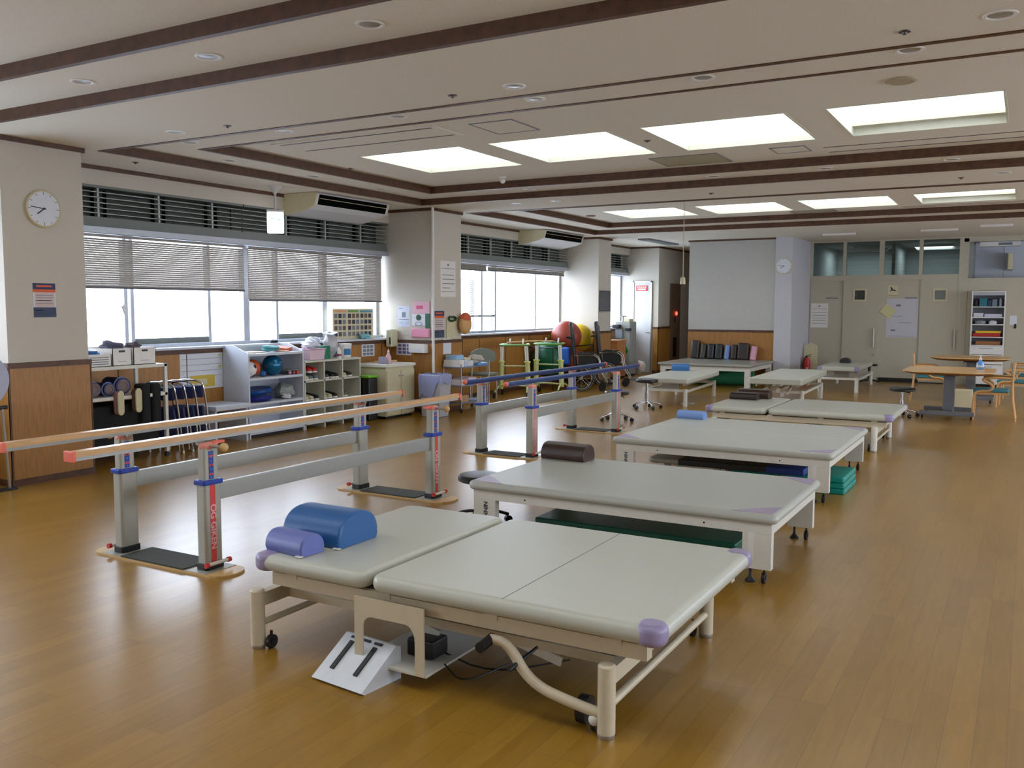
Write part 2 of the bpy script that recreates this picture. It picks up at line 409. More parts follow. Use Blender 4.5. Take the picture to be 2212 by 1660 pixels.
window(1, 5.44, 11.17, (6.66, 6.745, 7.85, 9.01), sash_low=((6.745, 7.85), (9.01, 10.0)), handle=6.62, wide=(8.45, 9.95))
window(2, 11.95, 17.45, (13.0, 14.26, 14.75, 16.36), rails=((11.99, 14.75, 1.42),))
window(3, 18.1, 20.8, (19.4,))
window(4, -3.5, 4.66, (-1.0, 1.2, 3.2))

# ventilation louvres over the windows
def louvre(y0, y1, label, step=0.77):
    t = thing('ventilation_louvre', label, 'vent grille', (-8.7, (y0+y1)/2, 2.53), group=None)
    MB().box(-8.858, -8.80, y0, y1, 2.53, 2.87).build('backing', M_back, t, smooth=False)
    fr = MB(); fr.box(-8.80, -8.565, y0, y1, 2.845, 2.872); fr.box(-8.80, -8.6, y0, y1, 2.53, 2.545); fr.build('frame', M_grey, t, smooth=False)
    sl = MB()
    for i in range(5):
        z = 2.585 + i*0.055
        sl.box(-8.66, -8.60, y0, y1, z-0.004, z+0.004)
    sl.build('slats', M_slat, t, smooth=False)
    y = y0+step
    while y < y1-0.1:
        MB().box(-8.63, -8.6, y-0.012, y+0.012, 2.545, 2.845).build('post', M_slat, t, smooth=False)
        for q in (0.05, 0.2): MB().box(-8.80, -8.74, y+q, y+q+0.035, 2.545, 2.845).build('strut', M_black, t, smooth=False)
        y += step
    return t
louvre(5.45, 8.22, 'grey ventilation louvre above the nearest window, left half by the clock pillar')
louvre(8.24, 11.16, 'grey ventilation louvre above the nearest window, right half behind the exit sign')
louvre(11.96, 17.43, 'grey ventilation louvre above the second window bay')
louvre(18.12, 20.78, 'small dark ventilation louvre above the farthest narrow window')

# venetian blinds
def blind(y0, y1, zt, zb, label, x=-8.66, tilt=1.09, pitch=0.0235):
    t = thing('venetian_blind', label, 'blind', (x, (y0+y1)/2, zb))
    MB().box(x-0.02, x+0.02, y0, y1, zt-0.03, zt).build('headrail', M_blind, t, smooth=False)
    sl = MB(); z = zb+0.03; c, s_ = math.cos(tilt)*0.0128, math.sin(tilt)*0.0128
    while z < zt-0.035:
        sl.add([(x-c, y0, z+s_), (x+c, y0, z-s_), (x+c, y1, z-s_), (x-c, y1, z+s_), (x-c, y0, z+s_+.0008), (x+c, y0, z-s_+.0008), (x+c, y1, z-s_+.0008), (x-c, y1, z+s_+.0008)],
               [(0,3,2,1),(4,5,6,7),(0,1,5,4),(1,2,6,5),(2,3,7,6),(3,0,4,7)]); z += pitch
    sl.build('slats', M_blind, t, smooth=False)
    MB().box(x-0.013, x+0.013, y0, y1, zb, zb+0.022).build('bottom_rail', M_blindrail, t, smooth=False)
    cd = MB()
    n = max(2, int((y1-y0)/0.9))
    for i in range(n+1):
        y = y0+0.12+(y1-y0-0.24)*i/n; cd.cyl((x+.014, y, zb), (x+.014, y, zt), 0.0012, n=5); 
    cd.build('ladder_cord', M_blind, t)
    return t
blind(5.50, 8.30, 2.37, 1.79, 'venetian blind half lowered over the left half of the nearest window')
blind(8.37, 11.10, 2.37, 1.67, 'venetian blind lowered slightly lower over the right half of the nearest window')
blind(12.0, 14.2, 2.37, 2.25, 'venetian blind pulled up into a bundle at the left of the second window bay', pitch=0.012)
blind(14.25, 17.38, 2.37, 2.26, 'venetian blind pulled up into a bundle at the right of the second window bay', pitch=0.012)
def screen(y0, y1, z0, z1, label, x=-9.3):
    t = thing('slatted_screen', label, 'screen', (x, (y0+y1)/2, z0)); sl = MB(); z = z0+.02
    while z < z1: sl.box(x-.02, x+.01, y0, y1, z, z+.012); z += 0.04
    sl.build('slats', M_blind, t, smooth=False)
    for ya in (y0, y1-.04): MB().box(x-.03, x+.02, ya, ya+.04, -3.0, z1).build('post', M_alu, t, smooth=False)
screen(13.2, 14.75, 1.45, 2.12, 'slatted screen outside the left panes of the second window bay')
screen(15.4, 18.2, 1.17, 1.42, 'low grey slatted screen outside the right panes of the second window bay')

# outside: ground and a pale neighbouring building
struct('outside_ground', MB().box(-60, -9.1, -20, 45, -3.2, -3.0), mk('paving', (226, 228, 232), 0.9), loc=(-30, 10, -3.2))

# far left lobby wall with store door, side wall, lift
dm = MB(); dm.box(-8.55, -7.8, 20.8, 21.0, 0, 3.62); dm.box(-7.99, -7.8, 21.0, 26, 0, 3.62)
struct('wall_lobby', dm, M_wall, smooth=False)
lw = MB(); lw.box(-7.93, -7.786, 20.786, 20.8, 0.07, 1.08); lw.box(-7.8, -7.786, 20.786, 22.2, 0.07, 1.08)
struct('wainscot_panelling_lobby', lw, M_wains, smooth=False)
lc = MB(); lc.box(-7.93, -7.775, 20.775, 20.8, 1.08, 1.13); lc.box(-7.8, -7.775, 20.775, 22.2, 1.08, 1.13); lc.box(-7.93, -7.775, 20.775, 20.8, 0, .07); lc.box(-7.8, -7.775, 20.8, 26, 0, .07)
lc.box(-8.55, -7.775, 20.775, 20.8, Z0-h, Z0); lc.box(-7.8, -7.775, 20.8, 26, Z0-h, Z0)
struct('trim_8', lc, M_dark, smooth=False)
d1 = MB().box(-8.42, -7.99, 20.78, 20.8, 0.02, 2.21).build('door_1', M_white, smooth=False, kind='structure', loc=(-8.2, 20.78, 0.02))
fr = MB(); fr.box(-8.45, -8.42, 20.765, 20.8, 0, 2.24); fr.box(-7.99, -7.96, 20.765, 20.8, 0, 2.24); fr.box(-8.45, -7.96, 20.765, 20.8, 2.21, 2.24); fr.build('door_frame', M_steel, d1, smooth=False)
MB().tube([(-8.03, 20.78, 1.0), (-8.03, 20.74, 1.0), (-8.1, 20.74, 1.0)], 0.01).build('door_handle', M_steel, d1)
sg = MB(); sg.box(-8.37, -8.07, 20.772, 20.779, 2.0, 2.13)
for q in range(5): sg.box(-8.34+q*.05, -8.31+q*.05, 20.770, 20.773, 2.08, 2.11, 1)
sg.box(-8.33, -8.12, 20.770, 20.773, 2.02, 2.06, 1)
tag(sg.build('door_sign', [M_red, M_wht], smooth=False), 'red sign with white print on the narrow white door in the far corner', 'sign')
lift = MB(); lift.box(-7.8, -7.77, 21.6, 22.3, 0.0, 2.2); lift.box(-7.775, -7.765, 21.8, 22.05, 0.35, 0.85, 1); lift.box(-7.775, -7.765, 21.85, 21.95, 1.22, 1.36, 1)
struct('door_2', lift, [mk('lift_panel', (110, 90, 70), 0.5), M_black], smooth=False)
lp = MB(); lp.cyl((-7.77, 22.0, 1.45), (-7.75, 22.0, 1.45), 0.045, n=16)
tag(lp.build('call_lamp', mk('red_lamp', (255, 40, 30), 0.4, emit=8)), 'small glowing red lamp in the dark passage beside the lift', 'lamp')
struct('lobby_shade_wall', MB().box(-6.55, -6.4, 20.9, 25.8, 0, 3.62), M_wall, smooth=False)  # unseen wall, added to shade the lobby passage
struct('wall_lobby_end', MB().box(-9.1, -4.6, 25.8, 26, 0, 3.62), M_wall, smooth=False)
struct('wall_left_end', MB().box(-9.1, -8.55, 20.8, 26, 0, 3.62), M_wall, smooth=False)

# back partition with white board, pillar 4, right-hand back wall
pt = MB(); pt.box(-6.55, -4.66, 19.35, 20.9, 0, 3.62); struct('wall_back', pt, M_board, smooth=False)
bw = MB(); bw.box(-6.55, -4.66, 19.336, 19.35, 0.07, 1.07); struct('wainscot_panelling_back', bw, M_wains, smooth=False)
bc = MB(); bc.box(-6.55, -4.66, 19.325, 19.35, 1.07, 1.12); bc.box(-6.55, -4.66, 19.33, 19.35, 0, .07); bc.box(-6.57, -4.645, 19.32, 19.35, Z0-.035, Z0); struct('trim_9', bc, M_dark, smooth=False)
struct('wall_back_pillar', MB().box(-4.66, -4.31, 19.3, 21.3, 0, 3.62), mk('pale_lilac_wall', (190, 188, 192), 0.7), smooth=False)
YB = 21.05
wb_ = MB()
wb_.box(-4.31, -1.22, YB, YB+.15, 3.045, 3.62); wb_.box(-4.31, -1.22, YB, YB+.15, 2.2, 2.31)
for a, b in ((-4.31, -4.26), (-3.61, -3.55), (-2.86, -2.77), (-2.07, -2.0), (-1.30, -1.13)): wb_.box(a, b, YB, YB+.15, 2.31, 3.045)
wb_.box(-1.30, -1.13, YB-.01, YB+.15, 0, 2.31); wb_.box(-1.13, 5.2, YB, YB+.15, 0, 2.22); wb_.box(-1.22, 5.2, YB, YB+.15, 2.97, 3.62); wb_.box(1.2, 5.2, YB, YB+.15, 2.22, 2.97)
wb_.box(-4.31, -1.30, YB+.06, YB+.12, 0, 2.2)
struct('wall_back_partition', wb_, M_door, smooth=False)
struct('window_5', MB().box(-4.27, -1.28, YB+.07, YB+.076, 2.31, 3.045), M_dglass, smooth=False)
rm = MB(); rm.box(-4.31, -1.1, 24.4, 24.5, 0, 3.6); rm.box(-4.41, -4.31, YB+.15, 24.5, 0, 3.6); rm.box(-2.75, -2.68, 22.2, 24.4, 0, 3.6); rm.box(-1.13, -1.05, YB+.15, 24.5, 0, 3.6); rm.box(-4.31, -1.13, YB+.15, 24.4, 3.065, 3.07)
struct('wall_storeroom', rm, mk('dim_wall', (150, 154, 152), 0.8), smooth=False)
for (x, y, lab) in ((-1.85, 22.9, 'pale fluorescent fitting behind the rightmost dark transom pane'), (-3.4, 22.9, 'pale fluorescent fitting behind the second dark transom pane')):
    t = MB(); t.prism([(x-.5, 3.0), (x+.5, 3.0), (x+.44, 2.93), (x-.44, 2.93)], 'y', y-.08, y+.08); t.box(x-.3, x+.3, y-.02, y+.02, 3.0, 3.06)
    tag(t.build('fluorescent_fitting', M_wht), lab, 'light fitting')
sl_ = bpy.data.lights.new('storeroom_fill_light', 'AREA'); sl_.energy = 14; sl_.size = 0.9; sl_.color = (.86, .95, 1)  # added fill lights, lift the dark storeroom behind the transom panes
so_ = bpy.data.objects.new('storeroom_fill_light', sl_); C.objects.link(so_); so_.location = (-2.0, 23.2, 3.0)
so2 = so_.copy(); C.objects.link(so2); so2.location = (-3.6, 23.3, 3.0)
al = MB(); al.box(-1.05, 1.3, 22.0, 22.1, 2.1, 3.3); al.box(-1.05, 1.3, YB+.15, 22.0, 2.15, 2.22); al.box(-1.05, 1.3, YB+.15, 22.0, 3.0, 3.05); al.box(-.5, -.49, 21.98, 22.0, 2.22, 3.0); al.box(1.2, 1.3, YB+.15, 22.1, 2.1, 3.3)
struct('wall_back_alcove', al, mk('alcove_white', (212, 216, 226), 0.6), smooth=False)
tb = MB(); tb.box(-0.95, -0.2, 21.3, 21.5, 2.88, 2.97); tb.box(-0.6, -0.35, 21.29, 21.3, 2.9, 2.95, 1)
tag(tb.build('wall_air_unit', [M_wht, M_ink], smooth=False), 'long white unit at the top of the bright alcove above the open cabinet', 'unit')
tag(MB().box(-0.42, -0.33, 21.5, 21.98, 2.4, 2.75, bev=.01).build('wall_box', [M_cream]), 'small cream box on the alcove side above the open cabinet', 'box')

wr0 = MB(); wr0.box(5.0, 5.2, -3.6, YB, 0, 1.0); wr0.box(5.0, 5.2, -3.6, YB, 2.4, 3.62)
for a, b in ((-3.6, 1.0), (6.2, 7.6), (12.8, 14.2), (19.6, YB)): wr0.box(5.0, 5.2, a, b, 1.0, 2.4)
struct('wall_right', wr0, M_wall, smooth=False)
for i, (a, b) in enumerate(RWIN):
    f = MB(); f.box(5.05, 5.12, a, b, 1.0, 1.05); f.box(5.05, 5.12, a, b, 2.35, 2.4)
    for k in range(5): y = a+(b-a-.05)*k/4; f.box(5.05, 5.12, y, y+.05, 1.05, 2.35)
    fr = f.build('window_%d' % (6+i), M_alu, smooth=False, kind='structure', loc=(5.08, (a+b)/2, 1.0)); MB().box(5.08, 5.085, a+.05, b-.05, 1.05, 2.35).build('pane', M_glass, fr, smooth=False)
struct('bounce_ground_right', MB().box(5.2, 50, -20, 45, -3.2, -3.0), MATS['paving'], loc=(20, 10, -3.2))  # unseen ground, added to bounce daylight in through the right windows
struct('wall_front', MB().box(-9.1, 5.2, -3.7, -3.5, 0, 3.62), M_wall, smooth=False)

# sliding doors
def sdoor(n, x0, x1, dy, win=None, handle=None):
    d = MB().box(x0, x1, YB+dy, YB+dy+.03, 0.02, 2.2)
    d = d.build('door_%d' % n, M_door, smooth=False, kind='structure', loc=((x0+x1)/2, YB+dy, 0.02))
    if win:
        a, b, z0, z1 = win; w = MB(); e = .035
        w.box(a-e, b+e, YB+dy-.012, YB+dy, z0-e, z0); w.box(a-e, b+e, YB+dy-.012, YB+dy, z1, z1+e); w.box(a-e, a, YB+dy-.012, YB+dy, z0, z1); w.box(b, b+e, YB+dy-.012, YB+dy, z0, z1); w.build('window_frame', M_cream, d, smooth=False)
        MB().box(a, b, YB+dy-.004, YB+dy-.001, z0, z1).build('pane', win_m[n], d, smooth=False)
    if handle is not None:
        q = MB(); q.cyl((handle, YB+dy-.05, .74), (handle, YB+dy-.05, 1.16), .016); q.cyl((handle, YB+dy-.05, .8), (handle, YB+dy, .8), .01); q.cyl((handle, YB+dy-.05, 1.1), (handle, YB+dy, 1.1), .01); q.build('door_handle', M_steel, d)
        MB().cyl((handle, YB+dy-.012, .58), (handle, YB+dy, .58), .025).build('keyhole', M_steel, d)
    return d
win_m = {4: mk('dark_pane', (34, 36, 32), 0.15), 6: mk('pale_pane', (120, 130, 124), 0.15)}
sdoor(3, -4.30, -3.58, 0.03)
sdoor(4, -3.58, -2.84, 0.0, win=(-3.34, -3.13, 1.78, 1.985), handle=-2.92)
sdoor(5, -2.84, -2.02, 0.03)
sdoor(6, -2.02, -1.29, 0.0, win=(-1.74, -1.53, 1.78, 1.975), handle=-1.33)
bb = MB(); bb.box(-2.80, -2.0, YB-.005, YB+.028, 0.0, .085); bb.box(-4.3, -2.8, YB-.02, YB+.03, 0, .015); bb.box(-2.0, -1.3, YB-.02, YB+.03, 0, .015)
struct('baseboard_back', bb, mk('black_kick', (18, 20, 18), 0.5), smooth=False)

# ------------------------------------------------------------------ ceiling fittings
M_panel = mk('lit_diffuser', (244, 250, 255), 0.5, emit=PANEL_STRENGTH)
M_shaft = mk('shaft_white', (214, 214, 196), 0.6)
ORD = ['leftmost', 'second from the left', 'third from the left', 'fourth from the left', 'fifth from the left', 'sixth from the left']
ROW = ['row overhead nearest the camera', 'near row', 'far row']
for ci, (_, _, (p0, p1)) in enumerate(COF):
    for pi, px in enumerate(PX):
        t = thing('ceiling_light', 'large glowing ceiling light panel, %s in the %s' % (ORD[pi], ROW[ci]), 'ceiling light', (px+PW/2, (p0+p1)/2, Z2))
        dz = 0.10 if pi == 3 else 0.05
        f = MB(); e = 0.02
        for (a, b, c, d) in ((px, px+e, p0, p1), (px+PW-e, px+PW, p0, p1), (px+e, px+PW-e, p0, p0+e), (px+e, px+PW-e, p1-e, p1)): f.box(a, b, c, d, Z2-.004, Z2+dz+.01)
        f.box(px, px+PW, p0, p1, Z2+dz+.01, Z2+dz+.02)
        f.build('frame', M_shaft, t, smooth=False)
        MB().box(px+e, px+PW-e, p0+e, p1-e, Z2+dz, Z2+dz+.01).build('diffuser', M_panel, t, smooth=False)
        if pi == 3: MB().box(px+e, px+PW-e, p1-e-.10, p1-e, Z2+dz-.03, Z2+dz).build('rolled_shade', M_shaft, t, smooth=False)
rd = thing('ceiling_downlight', 'small round unlit downlight', 'downlight', (0, 0, Z1))
rr_ = MB(); rr_.lathe([(0.082, 0), (0.082, -0.006), (0.066, -0.006), (0.06, 0.0)], (0, 0, Z1)); rr_.build('ring', M_wht, rd)
MB().lathe([(0.058, -.001), (0.03, -0.0045), (0.001, -.005)], (0, 0, Z1)).build('bulb', mk('frosted_bulb', (150, 144, 132), 0.3), rd)
DL = [(-3.217, 4.046, Z1, 'between the two nearest beams, rightmost of three'), (-4.499, 4.059, Z1, 'between the two nearest beams, middle of three'), (-5.752, 4.071, Z1, 'between the two nearest beams, leftmost of three'),
 (-3.045, 5.352, Z0, 'just before the thin brown lines, top centre'), (-3.27, 6.06, Z1, 'between the thin brown lines, fourth from the left'), (-4.54, 6.06, Z1, 'between the thin brown lines, third from the left'),
 (-5.79, 6.06, Z1, 'between the thin brown lines, second from the left'), (-6.96, 6.03, Z1, 'between the thin brown lines, leftmost'), (-6.32, 5.33, Z0, 'alone on the ceiling near the clock pillar'),
 (-1.98, 6.06, Z1, 'between the thin brown lines, fifth from the left'), (-0.69, 6.03, Z1, 'between the thin brown lines, rightmost'), (-0.19, 5.27, Z0, 'in the top right corner on the flat strip'),
 (-7.46, 6.98, Z1, 'in the window-side strip, nearest of three'), (-7.47, 8.3, Z1, 'in the window-side strip, middle of three'), (-7.5, 9.62, Z1, 'in the window-side strip, farthest of three'),
 (-3.32, 10.6, Z1, 'between beams behind the near panels, second from left'), (-2.04, 10.6, Z1, 'between beams behind the near panels, third from left'), (-0.77, 10.6, Z1, 'between beams behind the near panels, rightmost'),
 (-5.79, 10.6, Z1, 'between beams behind the near panels, leftmost'), (-0.31, 11.3, Z0, 'between the two panel rows, rightmost'), (-5.78, 11.3, Z0, 'between the two panel rows, second from left'), (-6.4, 11.3, Z0, 'between the two panel rows, leftmost'),
 (-7.45, 14.49, Z1, 'beside the far panels by the windows, nearer one'), (-7.45, 15.83, Z1, 'beside the far panels by the windows, farther one')]
for i, (x, y, z, w) in enumerate(DL):
    lab = 'small round unlit downlight ' + w
    if i == 0: rd.location = (x, y, z); rd['label'] = lab
    else: dup(rd, (x, y, z), 0, lab)
sp = MB(); sp.lathe([(0.034, 0), (0.032, -0.005), (0.014, -0.007), (0.010, -0.018), (0.001, -0.02)], (0, 0, Z0), mi=0)
sp0 = sp.build('sprinkler_head', mk('sprinkler_metal', (90, 84, 80), 0.4, metal=.5), loc=(0, 0, Z0))
SPK = [(-3.55, 5.37, Z0, 'top centre before the thin brown lines'), (-5.74, 5.36, Z0, 'left before the thin brown lines'), (-0.64, 5.33, Z0, 'top right before the thin brown lines'),
 (-0.73, 11.5, Z0, 'right between the two panel rows'), (-3.62, 11.5, Z0, 'centre between the two panel rows'), (-8.0, 6.23, Z0, 'left, close to the window wall'), (-7.05, 8.47, Z2, 'left of the near row of light panels'), (-3.33, 8.5, Z2, 'between the second and third near panels')]
for i, (x, y, z, w) in enumerate(SPK):
    lab = 'tiny dark sprinkler head on the ceiling, ' + w
    if i == 0: o = sp0
    else: o = sp0.copy(); C.objects.link(o)
    o.location = (x, y, z); tag(o, lab, 'sprinkler')
t = MB(); t.lathe([(0.11, 0), (0.108, -0.012), (0.09, -0.02), (0.085, -.016), (.001, -0.018)], (-0.87, 7.15, Z2), mi=0)
tag(t.build('ceiling_speaker', mk('speaker_grille', (172, 158, 128), 0.7)), 'larger round brown grille on the ceiling, right, before the near light panels', 'speaker')
t = thing('security_camera', 'small white dome sensor under the ceiling behind the near leftmost light panel', 'sensor', (-5.82, 9.94, Z2))
MB().lathe([(0.05, 0), (0.05, -.02), (0.03, -.03), (0.001, -.03)], (-5.82, 9.94, Z2)).build('base', M_wht, t)
MB().ball((-5.82, 9.94, Z2-.05), .035).build('dome', M_wht, t)
tag(MB().lathe([(0.09, 0), (0.08, -.015), (.001, -.02)], (-6.875, 14.86, Z2)).build('round_ceiling_grille', mk('brown_grille', (120, 80, 66), 0.6)), 'small round reddish brown grille left of the far light row', 'ceiling fitting')
def hatch(x0, x1, y0, y1, label, col=M_ceil, edge=M_ink, name='ceiling_hatch', z=Z2):
    t = thing(name, label, 'ceiling hatch', ((x0+x1)/2, (y0+y1)/2, z)); e = .012
    f = MB(); f.box(x0-e, x1+e, y0-e, y0, z-.006, z); f.box(x0-e, x1+e, y1, y1+e, z-.006, z); f.box(x0-e, x0, y0, y1, z-.006, z); f.box(x1, x1+e, y0, y1, z-.006, z); f.build('frame', edge, t, smooth=False)
    MB().box(x0, x1, y0, y1, z-.003, z).build('panel', col, t, smooth=False)
hatch(-4.42, -4.0, 6.97, 7.48, 'square pale access hatch between the slot diffuser and the near light panels')
hatch(-3.70, -2.96, 9.52, 10.12, 'rectangular tan return air grille behind the near light panels', mk('tan_grille', (168, 158, 128), 0.6), M_ink, 'return_grille')
hatch(-2.38, -2.05, 9.52, 9.86, 'small square access hatch behind the near light panels, right of the tan grille')
def slot(x0, x1, y0, y1, label, z=Z2):
    t = thing('slot_diffuser', label, 'air diffuser', ((x0+x1)/2, (y0+y1)/2, z))
    MB().box(x0, x1, y0, y1, z-.008, z).build('plate', M_ceil, t, smooth=False)
    s = MB(); s.box(x0+.06, x1-.06, y0+.06, y0+.085, z-.01, z-.007); s.box(x0+.06, x1-.06, y1-.085, y1-.06, z-.01, z-.007); s.build('slot', M_black, t, smooth=False)
slot(-6.72, -4.74, 6.84, 7.36, 'long slot air diffuser before the near leftmost light panel')
slot(-1.95, 0.6, 9.62, 10.08, 'long slot air diffuser behind the near rightmost light panels')
slot(-1.9, 0.6, 15.8, 16.1, 'long slot air diffuser behind the far rightmost light panels')
hatch(-3.6, -2.9, 15.82, 16.2, 'tan return air grille behind the far light panels', MATS['tan_grille'], M_ink, 'return_grille')
for i, (x0, x1, y, lab) in enumerate(((-3.64, -3.03, 18.9, 'left of three'), (-1.83, -1.2, 18.75, 'middle of three'), (-0.81, -0.3, 18.2, 'rightmost'))):
    t = MB(); t.prism([(y-.07, Z0), (y+.07, Z0), (y+.04, Z0-.035), (y-.04, Z0-.035)], 'x', x0, x1)
    tag(t.build('strip_light', M_wht), 'thin unlit strip light on the ceiling near the sliding doors, ' + lab, 'light fitting')
t = MB(); t.box(-7.35, -7.1, 18.3, 20.2, Z0-.03, Z0, 0); t.box(-7.32, -7.13, 18.5, 20.0, Z0-.034, Z0-.03, 1)
tag(t.build('lobby_strip_light', [M_ink, M_grey], smooth=False), 'grey unlit strip fitting on the ceiling before the dark lobby', 'light fitting')

# exit sign on its stem
t = thing('exit_sign', 'glowing hanging exit sign in front of the nearest window blinds', 'sign', (-8.10, 8.30, Z0))
st = MB(); st.lathe([(0.09, 0), (0.075, -.02), (0.03, -.07), (.018, -.09)], (-8.1, 8.3, Z0)); st.cyl((-8.1, 8.3, Z0-.08), (-8.1, 8.3, 2.79), .014); st.build('stem', M_white, t)
k0 = MB(); k0.box(-.105, .105, -.03, .03, 2.76, 2.79, bev=.008); k0.xf(Matrix.Translation((-8.1, 8.3, 0)) @ Matrix.Rotation(math.radians(48), 4, 'Z')); k0.build('housing', M_white, t)
k1 = MB(); k1.box(-.1, .1, -.022, .022, 2.50, 2.76, bev=.015)
k1.box(-.06, -.015, -.024, -.0225, 2.665, 2.675, 1); k1.box(.015, .06, -.024, -.0225, 2.665, 2.675, 1)
k1.xf(Matrix.Translation((-8.1, 8.3, 0)) @ Matrix.Rotation(math.radians(48), 4, 'Z')); k1.build('lit_face', [mk('exit_face', (255, 255, 255), 0.4, emit=1.6), mk('exit_green', (0, 190, 150), 0.4, emit=.6)], t)

# ceiling suspended air conditioners
def aircon(y0, y1, label):
    t = thing('air_conditioner', label, 'air conditioner', (-8.25, (y0+y1)/2, Z0))
    prof = [(-8.55, 3.065), (-7.99, 3.065), (-7.965, 3.045), (-8.01, 2.905), (-8.12, 2.86), (-8.45, 2.80), (-8.55, 2.80)]
    MB().prism(prof, 'y', y0+.03, y1-.03).build('casing', M_white, t, smooth=False)
    for ya in (y0, y1-.03): MB().prism(prof, 'y', ya, ya+.03).build('end_panel', M_cream, t, smooth=False)
    o = MB(); A = [(-7.99, 3.038), (-7.962, 3.038), (-8.003, 2.912), (-8.03, 2.912)]; o.prism(A, 'y', y0+.06, y1-.06); o.build('outlet', M_void, t, smooth=False)
    v = MB(); v.box(-7.985, -7.968, y0+.07, y1-.07, 2.986, 2.991); v.build('vane', M_cream, t, smooth=False)
aircon(8.90, 10.42, 'cream ceiling-hung air conditioner above the nearest window')
aircon(15.2, 16.9, 'cream ceiling-hung air conditioner above the second window bay')

# hanging pull switch
t = thing('pull_switch', 'cream pull switch hanging on a coiled cord before the white partition', 'switch', (-4.6, 13.3, Z2))
hx = MB(); pts = []
for i in range(60*8):
    a = 2*PI*i/8; z = 3.235-(3.235-2.06)*i/480; pts.append((-4.6+.007*math.cos(a), 13.3+.007*math.sin(a), z))
hx.tube(pts, .0035, n=5); hx.tube([(-4.6, 13.3, 3.235), (-4.6, 13.3, 3.22)], .03); hx.build('coiled_cord', M_cream, t)
b_ = MB(); b_.lathe([(0.03, 2.06), (0.036, 2.04), (0.04, 1.97), (0.04, 1.955)], (-4.6, 13.3, 0)); b_.build('switch_body', M_cream, t)

# ================================================================== TREATMENT BEDS, BARS, STOOLS
def legs_round(t, pts, h, r, mat, foot=True):
    for x, y in pts:
        l = MB(); l.lathe([(r, 0.018), (r, h-.008), (r-.008, h)], (x, y, 0), n=28); l = l.build('leg', mat, t)
        if foot:
            MB().lathe([(r-.004, 0.0), (r-.001, .006), (r-.001, .018), (r-.01, .02)], (x, y, 0), n=24).build('foot', M_steel, l)
def caster(t, x, y, r=.028, name='caster', w=.02, ax='x'):
    c = MB()
    if ax == 'x': c.cyl((x-w/2, y, r), (x+w/2, y, r), r, n=18); c.cyl((x-w/2-.004, y, r), (x+w/2+.004, y, r), r*.45, n=12)
    else: c.cyl((x, y-w/2, r), (x, y+w/2, r), r, n=18); c.cyl((x, y-w/2-.004, r), (x, y+w/2+.004, r), r*.45, n=12)
    c.cyl((x, y, r), (x, y, r*2+.02), .007, n=8)
    return c.build(name, M_black, t)
def corner_cap(t, x, y, z0, z1, sx, sy, L=.13, mat=None, name='corner_guard', rc=.05, re=.028):
    # rounded cap wrapping a mattress corner; sx, sy = direction of the corner
    k = MB(); e = .004
    ax, ay = x-sx*L, y-sy*L
    k.slab(min(x+sx*e, ax), max(x+sx*e, ax), min(y+sy*e, ay), max(y+sy*e, ay), z0-e, z1+e, rc*1.1, re)
    return k.build(name, mat or M_lilac, t)

